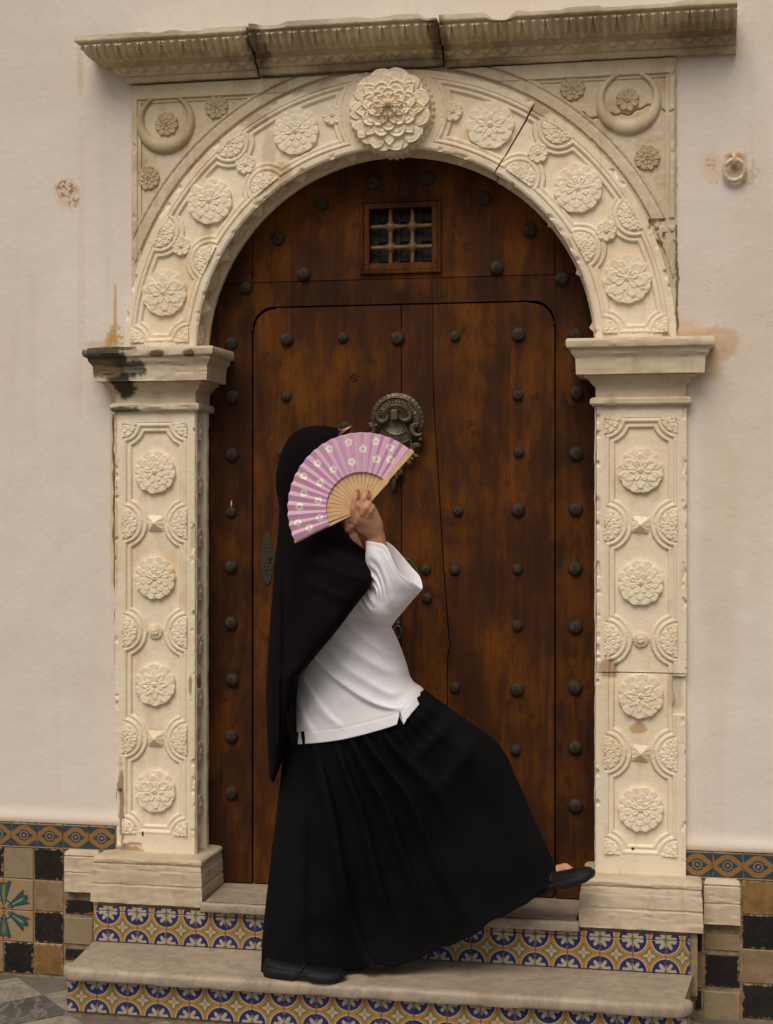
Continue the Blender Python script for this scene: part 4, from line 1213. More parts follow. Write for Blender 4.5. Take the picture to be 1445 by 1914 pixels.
# studs: ribbed domes
def stud_mesh(R, nfl):
    nt, nr = 72, 14
    th = np.linspace(0, 2*math.pi, nt, endpoint=False); rho = np.linspace(0, 1, nr)
    T, RR = np.meshgrid(th, rho)
    tw = T+RR*.9
    rib = np.abs(np.sin(tw*nfl/2))
    h = R*.72*np.sqrt(np.clip(1-RR**2.2, 0, 1))*(1+.0)+R*.10*(rib-.5)*np.sin(np.pi*np.clip(RR, 0, 1))**.7
    r = R*RR*(1+.05*(rib-.5)*RR)
    P = np.stack([r*np.cos(T), -h-.001, r*np.sin(T)], -1)
    base = np.stack([R*1.05*np.cos(th), np.full(nt, .002), R*1.05*np.sin(th)], -1)
    mb = MB(); mb.grid(np.concatenate([P, base[None]], 0), closed_u=True)
    me = mesh_of('stud', mb, M['iron'])
    bm = bmesh.new(); bm.from_mesh(me); bmesh.ops.remove_doubles(bm, verts=bm.verts, dist=1e-6); bmesh.ops.recalc_face_normals(bm, faces=bm.faces)
    bm.to_mesh(me); bm.free(); auto_smooth(me, 60); return me
SB, SS = stud_mesh(.0215, 12), stud_mesh(.0165, 9)
def studs(parent, Y, pts, me):
    for (px, py) in pts:
        q = at(px, py, Y-.008); put('stud', me, parent, (q.x, Y, q.z), (random.uniform(-.1,.1), random.uniform(0,6), random.uniform(-.1,.1)))
studs(frame, YD, [(697,340),(800,333),(601,380),(904,370),(519,445),(990,430),(567,512),(928,500),(459,537),(1050,520),(431,641),(433,742),(433,850),(431,1060),(431,1165),(433,1272),(432,1377),(432,1483),
                  (1075,627),(1078,735),(1077,848),(1076,952),(1075,1063),(1075,1173),(1075,1286),(1075,1398),(1076,1507)], SB)
studs(frame, YD, [(431,958)], SS)
q = at(432, 942, YD-.004); obj('splinter', MB().tube([(q.x,YD-.002,q.z-.012),(q.x+.001,YD-.003,q.z),(q.x,YD-.001,q.z+.010)], [.002,.003,.001], 6), M['fanwood'], frame, smooth=True)
studs(leafL, YL, [(535,634),(743,632),(527,1289)], SB); studs(leafL, YL, [(640,631),(534,741),(527,846),(645,797)], SS)
studs(leafR, YL, [(969,625),(968,953),(966,1289)], SB)
studs(leafR, YL, [(851,628),(968,739),(969,845),(856,955),(850,1065),(967,1064),(795,1065),(797,1118),(967,1170),(850,1286),(963,1403)], SS)
# bolt plug
q = at(662, 705, YL); mb = MB()
mb.tube([(q.x+.011*math.cos(a), YL-.001, q.z+.011*math.sin(a)) for a in np.linspace(0, 2*math.pi, 24, endpoint=False)], .0022, 6, closed=True); mb.ball((q.x, YL, q.z), .007, 12, 8, (1,.3,1))
obj('bolt_plug', mb, M['woodf'], leafL, smooth=True)

# round knocker with openwork drop
kq = at(742, 786, YL); kn = thing_part('knocker', door, (kq.x, YL, kq.z))
nt = 160; tk = np.linspace(0, 2*math.pi, nt, endpoint=False); RK = .083
rows = []
for f_, h_ in [(0,.007),(.45,.007),(.50,.010),(.54,.0105),(.57,.006),(.80,.006),(.83,.0105),(.86,.011),(.885,.007),(.93,.006),(1.0,.003),(1.0,-.001)]:
    rr = RK*f_*(1+(.022*np.abs(np.sin(tk*17))**.6-.012 if f_ > .9 else 0))
    hh = h_+(.0014*np.abs(np.sin(tk*17)) if .88 < f_ < 1.0 and h_ > 0 else 0)
    rows.append(np.stack([kq.x+rr*np.cos(tk), np.full(nt, YL)-hh, kq.z+rr*np.sin(tk)], -1))
mb = MB(); mb.grid(np.array(rows), closed_u=True); o = obj('back_plate', mb, M['bronze'], kn, fix=True); auto_smooth(o.data, 45)
# raised strokes of the engraved band: upright stems joined by curls
mb = MB(); rs = random.Random(3)
for k in range(17):
    a = math.radians(8+k*10.2); r0, r1 = RK*.585, RK*(.70+.09*rs.random())
    P2 = [(r0, a-.07), (r0+.002, a), (r1*.9, a+rs.uniform(-.02,.05)), (r1, a+rs.uniform(-.02,.10))]
    if k % 3 == 1: P2 += [(r1*.97, a+.12), (r1*.88, a+.11)]
    mb.tube([(kq.x+r*math.cos(t), YL-.0075, kq.z+r*math.sin(t)) for r, t in P2], .0015, 5)
for r_ in (RK*.84, RK*.56): mb.tube([(kq.x+r_*math.cos(t), YL-.0112, kq.z+r_*math.sin(t)) for t in np.linspace(0, math.pi, 50)], .0011, 5)
obj('engraved_band', mb, M['bronze_hi'], kn, smooth=True)
# hinge bracket
b0 = at(737, 778, YL-.03)
mb = MB(); mb.box(b0.x-.011, b0.x+.011, YL-.034, YL-.004, b0.z-.012, b0.z+.020); o = obj('hinge_lug', mb, M['bronze'], kn, bevel=.003)
# openwork drop: crescents set along a heart-shaped loop
def crescent(cx, cz, r, ang0, open_deg, y, tw=.0068):
    mb = MB(); N = 26; P = []
    for i in range(N+1):
        a = math.radians(ang0+open_deg/2+(360-open_deg)*i/N); f = max(0., math.sin(math.pi*i/N))
        hw = .0018+tw*f**.7
        row = []
        for k in range(7):
            u = -1+k/3; rad = r+u*hw
            row.append((cx+rad*math.cos(a), y-.006*math.sqrt(max(0., 1-u*u))-.001, cz+rad*math.sin(a)))
        row = row+[(cx+(r+hw)*math.cos(a), y+.004, cz+(r+hw)*math.sin(a)), (cx+(r-hw)*math.cos(a), y+.004, cz+(r-hw)*math.sin(a))]
        P.append(row)
    mb.grid(np.array(P), closed_u=True)
    n0 = len(mb.v); mb.f.append(tuple(range(8, -1, -1))); mb.f.append(tuple(N*9+k for k in range(9)))
    # bright edge
    return mb
dr = MB()
cres = [(715,778,.016,60,80),(757,776,.016,110,90),(688,803,.017,150,110),(781,803,.017,20,110),(676,832,.016,180,120),(780,842,.017,-10,120),(757,872,.019,-45,120),(690,866,.015,220,130),(735,892,.011,270,110)]
for (px, py, r, a0, od) in cres:
    c = at(px, py, YL-.022); m_ = crescent(c.x, c.z, r*1.08, a0, od, YL-.022)
    dr.add(m_.v, m_.f)
ringp = [(735,800),(700,790),(683,815),(690,850),(712,880),(735,905),(758,885),(782,850),(789,815),(770,790)]
for (px, py) in [(703,796),(770,796),(786,822),(770,858),(748,886),(683,820),(697,856),(718,886)]:
    c = at(px, py, YL-.022); dr.ball(c, .0075, 10, 8, (1,.7,1))
p_ = [at(*w, YL-.016) for w in [(712,792),(696,818),(700,848),(718,872),(737,884),(756,870),(769,846),(768,818),(755,792)]]
dr.tube(p_, .0035, 8)
c0, c1 = at(737, 895, YL-.02), at(735, 915, YL-.02); dr.tube([c0, (c0+c1)/2, c1], [.007,.010,.004], 10)
obj('knocker_drop', dr, M['bronze'], kn, fix=True, auto=60)
hi = MB()
for (px, py, r, a0, od) in cres:
    c = at(px, py, YL-.030)
    hi.tube([(c.x+(r-.0035)*math.cos(math.radians(a0+od/2+14+(332-od)*i/20)), YL-.0275, c.z+(r-.0035)*math.sin(math.radians(a0+od/2+14+(332-od)*i/20))) for i in range(21)], .0011, 5)
obj('polished_edge', hi, M['bronze_hi'], kn, smooth=True)
# lower round plate
q = at(752, 1072, YL); rp = thing_part('pull_plate', door, (q.x, YL, q.z))
rows = []; RP = .050
for f_, h_ in [(0,.012),(.12,.014),(.2,.010),(.3,.005),(.72,.005),(.76,.0085),(.80,.0085),(.84,.005),(.90,.0045),(.94,.007),(1,.003),(1,-.001)]:
    rr = RP*f_; fl = .0018*np.cos(tk*26) if .25 < f_ < .75 else 0
    rows.append(np.stack([q.x+rr*np.cos(tk), YL-h_-fl*np.ones(nt), q.z+rr*np.sin(tk)], -1))
mb = MB(); mb.grid(np.array(rows), closed_u=True); o = obj('fluted_plate', mb, M['bronze'], rp, fix=True); auto_smooth(o.data, 45)
mb = MB()
for r_ in (RP*.78, RP*.95): mb.tube([(q.x+r_*math.cos(t), YL-.0088, q.z+r_*math.sin(t)) for t in np.linspace(0, 2*math.pi, 60, endpoint=False)], .0011, 5, closed=True)
for k in range(26):
    a = 2*math.pi*k/26; mb.tube([(q.x+RP*.3*math.cos(a), YL-.0068, q.z+RP*.3*math.sin(a)), (q.x+RP*.70*math.cos(a), YL-.0068, q.z+RP*.70*math.sin(a))], .0009, 4)
obj('raised_lines', mb, M['bronze_hi'], rp, smooth=True)
# small brass handle below it
q = at(745, 1178, YL); hd = MB(); hd.ball((q.x, YL-.006, q.z+.022), .008, 12, 8); hd.tube([(q.x+.011*math.sin(t), YL-.013, q.z-.004+.018*math.cos(t)) for t in np.linspace(0, 2*math.pi, 28, endpoint=False)], .0034, 8, closed=True)
obj('drop_handle', hd, M['bronze'], door, smooth=True)
# lock plate with keyhole, left leaf
q = at(500, 1043, YL); lk = thing_part('lock_plate', door, (q.x, YL, q.z))
out = []
for i in range(96):
    a = 2*math.pi*i/96
    r = .040*(1+.22*abs(math.sin(a))**6+.16*math.cos(4*a)+.07*math.cos(8*a)); r *= (1+.42*abs(math.sin(a))**3)
    out.append((q.x+.66*r*math.cos(a), q.z+r*math.sin(a)))
obj('plate', slab(out, YL-.004, YL+.001), M['iron'], lk, bevel=.0012)
mb = MB()
for sx in (-1, 1):
    for sz in (-1, 1):
        mb.tube([(q.x+sx*(.006+.009*math.cos(t)*(1-t/9)), YL-.005, q.z+sz*(.026+.011*math.sin(t)*(1-t/9))) for t in np.linspace(0, 6, 26)], .0014, 5)
obj('scrollwork', mb, M['bronze'], lk, smooth=True)
kh = at(506, 1048, YL); mb = MB().ball((kh.x, YL-.004, kh.z+.005), .0042, 12, 6, (1,.2,1)); mb.box(kh.x-.002, kh.x+.002, YL-.0048, YL-.003, kh.z-.010, kh.z+.004)
obj('keyhole', mb, M['dark'], lk)

# ------------------------------------------------------------------ iron ring on the wall
q = at(1373, 318, YW-.018)
rg = thing('wall_ring', (q.x, YW, q.z+.03), 'white painted iron ring hanging from a rusty staple on the plaster wall', 'ring')
R_ = at(1373+19, 318, YW-.018).x-q.x
pts = [(q.x+R_*math.cos(t), YW-.020-.004*math.sin(t), q.z+R_*math.sin(t)*1.02) for t in np.linspace(0, 2*math.pi, 40, endpoint=False)]
obj('ring', MB().tube(pts, [.0068+.0006*math.sin(k*1.7) for k in range(40)], 10, closed=True), M['ringpaint'], rg, smooth=True)
s_ = at(1372, 296, YW-.01)
obj('staple', MB().tube([(s_.x-.003, YW+.01, s_.z+.010), (s_.x-.002, YW-.014, s_.z+.010), (s_.x, YW-.026, s_.z+.002), (s_.x+.001, YW-.030, s_.z-.012), (s_.x+.001, YW-.022, s_.z-.020), (s_.x, YW+.01, s_.z-.018)], .0055, 8), M['ringpaint'], rg, smooth=True)
# ------------------------------------------------------------------ the person
def catmull(pts, n):
    """n points evenly spread along a smooth curve through pts"""
    P = np.array(pts, float); k = len(P)
    if k == 2: return P[0]+(P[1]-P[0])*np.linspace(0, 1, n)[:, None]
    E_ = np.vstack([2*P[0]-P[1], P, 2*P[-1]-P[-2]]); out = []
    for i in range(k-1):
        p0, p1, p2, p3 = E_[i:i+4]; t = np.linspace(0, 1, 24, endpoint=False)[:, None]
        out.append(.5*((2*p1)+(-p0+p2)*t+(2*p0-5*p1+4*p2-p3)*t**2+(-p0+3*p1-3*p2+p3)*t**3))
    C = np.vstack(out+[P[-1:]])
    s = np.r_[0, np.cumsum(np.hypot(*np.diff(C, axis=0).T[:2]))]; u = np.linspace(0, s[-1], n)
    return np.stack([np.interp(u, s, C[:, j]) for j in range(P.shape[1])], -1)
def coons(top, bottom, left, right, nu, nv):
    """surface grid (nv, nu, 2) spanned by four boundary curves given as pixel polylines"""
    t, b, l, r = catmull(top, nu), catmull(bottom, nu), catmull(left, nv), catmull(right, nv)
    u = np.linspace(0, 1, nu)[None, :, None]; v = np.linspace(0, 1, nv)[:, None, None]
    return ((1-v)*t[None]+v*b[None]+(1-u)*l[:, None]+u*r[:, None]
            -((1-u)*(1-v)*t[0]+u*(1-v)*t[-1]+(1-u)*v*b[0]+u*v*b[-1]))
def to_world(Pp, Y):
    k = (Pp[..., 0]-U0)/F; vy = Y+CD; vx = vy*(k*CS-SN)/(CS+k*SN); w = -vx*SN+vy*CS
    return np.stack([CX+vx, Y+0*vx, CZ-(Pp[..., 1]-V0)*w/F], -1)
def garment(Pp, yc, df, db, front_fn=None, back_fn=None, power=.5, close_top=False):
    """closed cloth tube: front and back sheets over the outline, rounded in depth"""
    nv, nu, _ = Pp.shape
    s = np.linspace(0, 1, nu)[None, :]*np.ones((nv, 1)); t = np.linspace(0, 1, nv)[:, None]*np.ones((1, nu))
    base = to_world(Pp, yc)
    prof = np.clip(1-(2*s-1)**2, 0, 1)**power
    yf_ = yc-df*prof
    if front_fn is not None: yf_ = yf_-front_fn(s, t, base)*np.clip(prof*1.6, 0, 1)
    fr = to_world(Pp, yf_)
    bk = base.copy(); bk[..., 1] = yc+db*prof
    if back_fn is not None: bk[..., 1] += back_fn(s, t, base)*np.clip(prof*1.6, 0, 1)
    loop = np.concatenate([fr, bk[:, -2:0:-1]], 1)
    return loop
def fold(s, c, w, a):
    """one rounded fold with a steeper far side"""
    d = (s-c)/w
    return a*np.exp(-np.where(d > 0, d*1.7, d)**2)

person = thing('person', (-.1, -.25, ZT1), 'person in black headscarf, white blouse and long black skirt, striding on the marble steps', 'person')

# body: one continuous surface, tapered limbs fused together
def cap(mb, a, b, ra, rb, n=14):
    a, b = Vector(a), Vector(b); d = (b-a); L = d.length
    N = 7; pts = []; rad = []
    for i in range(N):
        q = math.pi/2*(1-i/(N-1)); pts.append(a-d.normalized()*ra*math.sin(q)*.999); rad.append(max(ra*math.cos(q), ra*.02))
    for i in range(1, 4): pts.append(a+d*i/4); rad.append(ra+(rb-ra)*i/4)
    for i in range(N):
        q = math.pi/2*i/(N-1); pts.append(b+d.normalized()*rb*math.sin(q)*.999); rad.append(max(rb*math.cos(q), rb*.02))
    mb.tube(pts, rad, n)
def chain(mb, pts, rad):
    for i in range(len(pts)-1): cap(mb, pts[i], pts[i+1], rad[i], rad[i+1])
bd = MB()
A = at
hips = A(640,1370,-.25); waist = A(628,1265,-.25); chest = A(612,1150,-.25); neckb = A(606,1045,-.25); neckt = A(604,985,-.25); head = A(600,893,-.25)
chain(bd, [A(645,1375,-.262), A(630,1265,-.26), A(614,1150,-.29), A(608,1080,-.28)], [.075,.075,.09,.065])
chain(bd, [A(650,1375,-.250), A(630,1265,-.22), A(614,1150,-.20), A(608,1080,-.21)], [.075,.075,.09,.065])
chain(bd, [neckb, neckt], [.058,.052])
bd.ball(head, .098, 24, 16, (1.0,.80,1.12)); bd.ball(A(612,935,-.25), .070, 20, 14, (1.0,.85,1.1))
cap(bd, A(656,898,-.25), A(667,920,-.25), .008, .0105); cap(bd, A(625,945,-.25), A(638,957,-.25), .03, .022)     # nose, chin
sh_r, el_r, wr_r = A(612,1082,-.375), A(716,1142,-.405), A(703,1000,-.455)
chain(bd, [A(608,1070,-.29), sh_r], [.06,.052]); chain(bd, [sh_r, el_r], [.047,.038]); chain(bd, [el_r, A(708,1070,-.430), wr_r], [.040,.034,.0235])
sh_l, el_l, wr_l = A(612,1082,-.125), A(690,1130,-.10), A(668,1040,-.215)
chain(bd, [A(608,1070,-.21), sh_l], [.06,.052]); chain(bd, [sh_l, el_l], [.047,.038]); chain(bd, [el_l, wr_l], [.038,.024])
hip_r, kn_r, an_r = A(625,1400,-.262), A(575,1620,-.255), A(540,1800,-.258)
chain(bd, [hip_r, kn_r, an_r], [.072,.046,.032])
hip_l, kn_l, an_l = A(662,1400,-.235), A(868,1470,-.175), A(1014,1634,-.135)
chain(bd, [hip_l, kn_l, A(938,1552,-.155), an_l], [.072,.044,.036,.026])
chain(bd, [an_r, A(518,1820,-.265)], [.034,.028]); chain(bd, [A(522,1820,-.27), A(575,1822,-.285), A(625,1829,-.29)], [.030,.030,.018])
chain(bd, [an_l, A(1006,1656,-.130)], [.028,.026]); chain(bd, [A(1012,1642,-.135), A(1056,1623,-.142), A(1074,1632,-.150)], [.026,.015,.010])
# right hand: palm, four unequal bent fingers, thumb behind the sticks
YF = -.480                                    # plane of the fan sticks
yh = YF-.016
chain(bd, [wr_r, A(692,985,-.468), A(682,966,-.486)], [.0235,.025,.024])
chain(bd, [wr_r, A(700,978,-.470), A(694,958,-.486)], [.022,.022,.018])
chain(bd, [wr_r, A(680,985,-.464), A(668,970,-.480)], [.020,.020,.017])
def finger(pts, rad): chain(bd, [A(*p) for p in pts], rad)
finger([(667,974,-.488),(660,952,-.500),(663,934,-.502),(668.5,917.5,-.4955)], [.0118,.0100,.0090,.0076])         # index
finger([(680,962,-.494),(675,946,-.506),(680.5,931,-.506),(687.5,919,-.4975)], [.0115,.0102,.0092,.0078])        # middle
finger([(690,953,-.494),(689,942,-.505),(684,950,-.514),(678,961,-.510)], [.0112,.0098,.0088,.0076])      # ring, curled
finger([(696,957,-.490),(696,948,-.500),(691,956,-.508),(686,966,-.504)], [.0100,.0086,.0078,.0068])      # little, curled
finger([(676,984,-.466),(659,970,-.462),(660,952,-.4665)], [.0130,.0108,.0085])                # thumb, behind the sticks
# left hand: raised behind the fan
chain(bd, [wr_l, A(660,1020,-0.260), A(656,1006,-0.267)], [.024,.025,.022])
for pts, rad in (([(650,1003,-0.265),(645,990,-0.275),(640,981,-0.278),(636,973,-0.278)], [.010,.0092,.0082,.0070]),
                 ([(653,998,-0.273),(646.5,985,-0.285),(647.5,977,-0.287),(646.5,969,-0.283)], [.0100,.0092,.0084,.0072]),
                 ([(656,998,-0.275),(650,992,-0.289),(655,987,-0.289),(660.5,980.5,-0.283)], [.0098,.0090,.0082,.0070]),
                 ([(658,1002,-0.270),(654,996,-0.280),(657,991,-0.280),(658,988,-0.275)], [.0088,.0080,.0074,.0064]),
                 ([(660,1026,-0.270),(662,1014,-0.280),(657.5,1003.5,-0.283)], [.0125,.0108,.0082])):
    finger(pts, rad)
bdo = obj('body', bd, M['skin'], person, smooth=True)
rm = bdo.modifiers.new('fuse', 'REMESH'); rm.mode = 'VOXEL'; rm.voxel_size = .0026; rm.use_smooth_shade = True
sm_ = bdo.modifiers.new('soften', 'SMOOTH'); sm_.factor = .5; sm_.iterations = 5
# nails and face details
for (px, py, y, ry) in ((668.0,917.0,-.503,.3),(687.2,918.5,-.505,.5)):
    q = A(px, py, y); put('fingernail', mesh_of('fingernail', MB().ball((0,0,0), .0052, 10, 6, (.8,.35,1.15)), M['nail'], True), bdo, q, (0, ry, 0))
for dy in (-.034, .034):
    q = A(660,893,-.25); q.y += dy; q.x -= .0165
    e = put('eye', mesh_of('eye', MB().ball((0,0,0), .011, 14, 10), M['eye'], True), bdo, q)
    put('iris', mesh_of('iris', MB().ball((.0085,0,0), .0052, 12, 8, (.5,1,1)), M['iris'], True), bdo, q)
for dy in (-.034, .034):
    q = A(661,880,-.25); mb = MB(); mb.tube([(q.x-.012-abs(dy)*.25, q.y+dy*1.5, q.z-.003), (q.x-.005, q.y+dy, q.z+.003), (q.x-.001, q.y+dy*.5, q.z)], [.0015,.003,.002], 6); obj('eyebrow', mb, M['iris'], bdo, smooth=True)
q = A(659,944,-.25); put('lips', mesh_of('lips', MB().ball((0,0,0), .012, 14, 8, (.55,1.7,.5)), M['lip'], True), bdo, q)

# skirt
sk_top = [(533,1372),(600,1362),(680,1350),(745,1322),(792,1290)]
sk_bot = [(489,1817),(530,1816),(575,1812),(645,1813),(720,1806),(760,1798),(850,1762),(925,1722),(972,1694),(1000,1675),(1030,1657),(1060,1640)]
sk_l = [(533,1372),(527,1440),(519,1510),(508,1600),(499,1680),(492,1750),(489,1817)]
sk_r = [(792,1290),(835,1322),(880,1353),(920,1380),(945,1412),(962,1450),(985,1503),(1010,1560),(1035,1612),(1060,1640)]
NU, NV = 230, 150
Pp = coons(sk_top, sk_bot, sk_l, sk_r, NU, NV)
# scalloped hem
hs = np.linspace(0, 1, NU); Pp[-12:, :, 1] += (np.linspace(0, 1, 12)[:, None]**2)*(3.2*np.sin(hs*31+.5)+2*np.sin(hs*67))[None]*sstep(.22, .4, hs)[None]*sstep(1, .8, hs)[None]
def sk_front(s, t, b):
    h = -.055*np.exp(-((s-.42-.05*t)/.20)**2)*sstep(.15, .8, t)
    w = .35+.65*sstep(.0, .35, t)
    h = h+fold(s, .20+.085*t+.05*t*t, .032, .040)*sstep(.03, .30, t)             # the long crease before the standing leg
    h = h+fold(s, .315+.13*t, .026, .032)*sstep(.0, .2, t)*sstep(1.05, .55, t)
    h = h+fold(s, .41+.16*t, .026, .030)*sstep(.0, .2, t)*sstep(.95, .5, t)
    h = h+fold(s, .50+.19*t, .028, .030)*sstep(.0, .2, t)*sstep(1.05, .6, t)
    h = h+fold(s, .60+.20*t, .030, .020)*sstep(.0, .2, t)*sstep(.7, .3, t)
    h = h+fold(s, .11+.02*t, .035, .014)*sstep(.1, .5, t)
    # creases pulled across from the knee
    for k, (a0, b0, am) in enumerate(((.07,.12,.009),(.17,.22,.011),(.30,.36,.009))):
        c = a0+b0*(1-s)*.9+.10*(1-s)**2
        h = h+am*np.exp(-((t-c)/.030)**2)*sstep(.55, .85, s)*sstep(1.0, .93, s)
    # shadowed V between the legs near the hem
    h = h-.045*np.exp(-((s-.30-.02*(1-t))/.055)**2)*sstep(.55, .9, t)
    # waist gathers
    h = h+.0035*np.sin(s*95+2*np.sin(s*9))*sstep(.35, .0, t)
    h = h+.006*(smooth_noise(b[..., 0]+3, b[..., 2]+3, 16)-.5)
    h = h+fold(s, .885, .05, .02)*sstep(.12, .4, t)*sstep(.9, .5, t)                 # shin
    return h
ycs = np.linspace(0, 1, NU)[None]; tv = np.linspace(0, 1, NV)[:, None]
yc = -.262+.125*ycs**1.2*sstep(.0, .65, tv)
loop = garment(Pp, yc, (.128-.012*sstep(0,.3,tv))-.02*ycs*tv-.03*sstep(.7, 1., tv), .105-.035*tv*np.ones((1, NU)), sk_front, lambda s, t, b: fold(s, .3+.1*t, .05, .02)+fold(s, .6+.1*t, .05, .02), .45)
loop[..., 1] = np.minimum(loop[..., 1], np.where(loop[..., 2] < ZT2+.012, -.112, .08))
mb = MB(); mb.grid(loop, closed_u=True)
o = obj('skirt', mb, M['skirt'], person, smooth=True)
so = o.modifiers.new('thickness', 'SOLIDIFY'); so.thickness = .002; so.offset = -1

# blouse
bl_top = [(560,1120),(610,1125),(660,1130),(712,1150)]
bl_bot = [(536,1392),(600,1388),(660,1378),(745,1353),(772,1330),(796,1299)]
bl_l = [(560,1120),(552,1180),(545,1270),(538,1340),(536,1392)]
bl_r = [(712,1150),(728,1172),(742,1200),(758,1243),(763,1262),(772,1276),(787,1286),(796,1299)]
NU, NV = 181, 130
Pp = coons(bl_top, bl_bot, bl_l, bl_r, NU, NV)
# side slit at the hem
ns = int(np.argmin(np.abs(Pp[-1, :, 0]-748)))
Pp2 = Pp.copy(); nrow = 14
for r in range(NV-nrow, NV):
    f = ((r-(NV-nrow))/(nrow-1))
    for j, (dx, dy) in enumerate(((-4,1.5),(0,-22),(5,4))):
        Pp2[r, ns-1+j] = Pp[r, ns-1+j]+np.array([dx, dy])*f**1.3
    for j in range(2, 9):          # ease the neighbours
        Pp2[r, ns-j] += np.array([-4, 1.5])*f**1.3*(1-(j-1)/8); Pp2[r, ns+j] += np.array([5, 4])*f**1.3*(1-(j-1)/8)
Pp = Pp2
def bl_front(s, t, b):
    h = .000*s
    def line(x0, y0, x1, y1, w, a, e0=.12, e1=.25):
        """a soft crease along a line in the picture of the garment (s, t)"""
        dx, dy = x1-x0, y1-y0; L2 = dx*dx+dy*dy
        u = ((s-x0)*dx+(t-y0)*dy)/L2; d = ((s-x0)*dy-(t-y0)*dx)/math.sqrt(L2)
        return a*np.exp(-np.where(d > 0, d/w*1.8, d/w)**2)*sstep(0, e0, u)*sstep(1, 1-e1, u)
    h = h+line(.10,.33, .84,.93, .022, .014)+line(.06,.50, .40,.95, .040, .008)+line(.02,.62, .20,.99, .05, .008)
    h = h+line(.26,.16, .97,.66, .050, .010, .2, .3)+line(.50,.14, .985,.52, .035, .007)
    h = h+line(.30,.36, .93,.84, .040, .008)
    h = h+line(.15,.05, .8,.16, .05, -.010)
    h = h-.0012*np.exp(-((t-.915)/.005)**2)                     # hem seam
    h = h+.008*(smooth_noise(b[..., 0]+3, b[..., 2]+8, 15)-.5)+.012*np.exp(-((s-.83)/.10)**2)*sstep(.6, 1, t)
    return h
yc = -.262*np.ones((NV, NU))
loop = garment(Pp, yc, (.125+.015*np.linspace(0, 1, NV)[:, None])*np.ones((1, NU)), .12, bl_front, None, .48)
mb = MB(); mb.grid(loop, closed_u=True)
blo = obj('blouse', mb, M['cotton'], person, smooth=True)
so = blo.modifiers.new('thickness', 'SOLIDIFY'); so.thickness = .0016; so.offset = -1

# right sleeve: rows from the shoulder round the elbow to the wide cuff
rowsf = [[(612,1040),(600,1110),(606,1172)], [(650,1056),(636,1105),(640,1158)], [(676,1074),(668,1115),(672,1158)], [(684,1086),(690,1125),(704,1170)],
         [(687,1084),(705,1115),(728,1173)], [(682,1074),(710,1098),(741,1158)], [(684,1058),(716,1086),(757,1139)], [(683,1042),(722,1074),(772,1121)],
         [(684,1026),(726,1062),(783,1109)], [(684,1011),(703,1014),(722,1022),(744,1066),(770,1087),(789,1102)]]
rowsb = rowsf[:-2]+[[(684,1026),(732,1058),(783,1107)], [(684,1011),(705,1012),(724,1019),(760,1060),(778,1078),(789,1101)]]
n = 60
Rf = np.array([catmull(r, n) for r in rowsf]); Rb = np.array([catmull(r, n) for r in rowsb])
def rows_smooth(R, m):
    out = np.stack([catmull(np.concatenate([R[:, j], np.arange(len(R))[:, None]*18.], 1)[:, [0,1,2]], m)[:, :2] for j in range(R.shape[1])], 1)
    return out
mrow = 90
Pf, Pb = rows_smooth(Rf, mrow), rows_smooth(Rb, mrow)
v = np.linspace(0, 1, mrow)[:, None]; s = np.linspace(0, 1, n)[None]*np.ones((mrow, 1))
ycs_ = -.375-.075*sstep(.2, 1, v)*np.ones((1, n))
prof = np.clip(1-(2*s-1)**2, 0, 1)**.5
wf = to_world(Pf, ycs_); wb = to_world(Pb, ycs_)
cr = np.zeros_like(s)
def crl(v0, s0, v1, s1, w, a):
    dx, dy = s1-s0, (v1-v0); L2 = dx*dx+dy*dy; u = ((s-s0)*dx+(v-v0)*dy)/L2; d = ((s-s0)*dy-(v-v0)*dx)/math.sqrt(L2)
    return a*np.exp(-np.where(d > 0, d/w*1.6, d/w)**2)*sstep(-.02, .25, u)*sstep(1.05, .6, u)
cr += crl(.30,.0, .50,.75, .035, .016)+crl(.42,.0, .52,.55, .030, .016)+crl(.56,.0, .57,.45, .030, .014)+crl(.66,.0, .60,.5, .03, .012)+crl(.20,.05, .45,.95, .05, .012)+crl(.76,.0, .66,.6, .035, .008)+crl(.86,.02, .70,.85, .05, .007)
cr += -.0015*np.exp(-((v-.955)/.008)**2)+.007*(smooth_noise(wf[..., 0]+2, wf[..., 2]+2, 22)-.5)
wf = to_world(Pf, ycs_-(.058+.01*v)*prof-cr*np.clip(prof*1.5, 0, 1)); wb[..., 1] = ycs_+(.055+.01*v)*prof
# folds also notch the inner outline of the elbow
notch = .006*np.sin(v*74)*sstep(.30,.42,v)*sstep(.74,.6,v)*sstep(.22, 0., s)
wf[..., 0] += notch; wb[..., 0] += notch
loop = np.concatenate([wf, wb[:, -2:0:-1]], 1)
mb = MB(); mb.grid(loop, closed_u=True)
# left sleeve, behind
p0 = A(615,1085,-.14)
mb.tube([p0, p0.lerp(el_l,.4), p0.lerp(el_l,.75), p0.lerp(el_l,.95)+Vector((.004,0,-.004)), el_l.lerp(wr_l,.10)+Vector((.008,0,0)), el_l.lerp(wr_l,.25), el_l.lerp(wr_l,.45)], [.06,.06,.058,.060,.060,.058,.060], 20, cap=False)
slo = obj('sleeves', mb, M['cotton'], person, smooth=True)
so = slo.modifiers.new('thickness', 'SOLIDIFY'); so.thickness = .0016; so.offset = -1

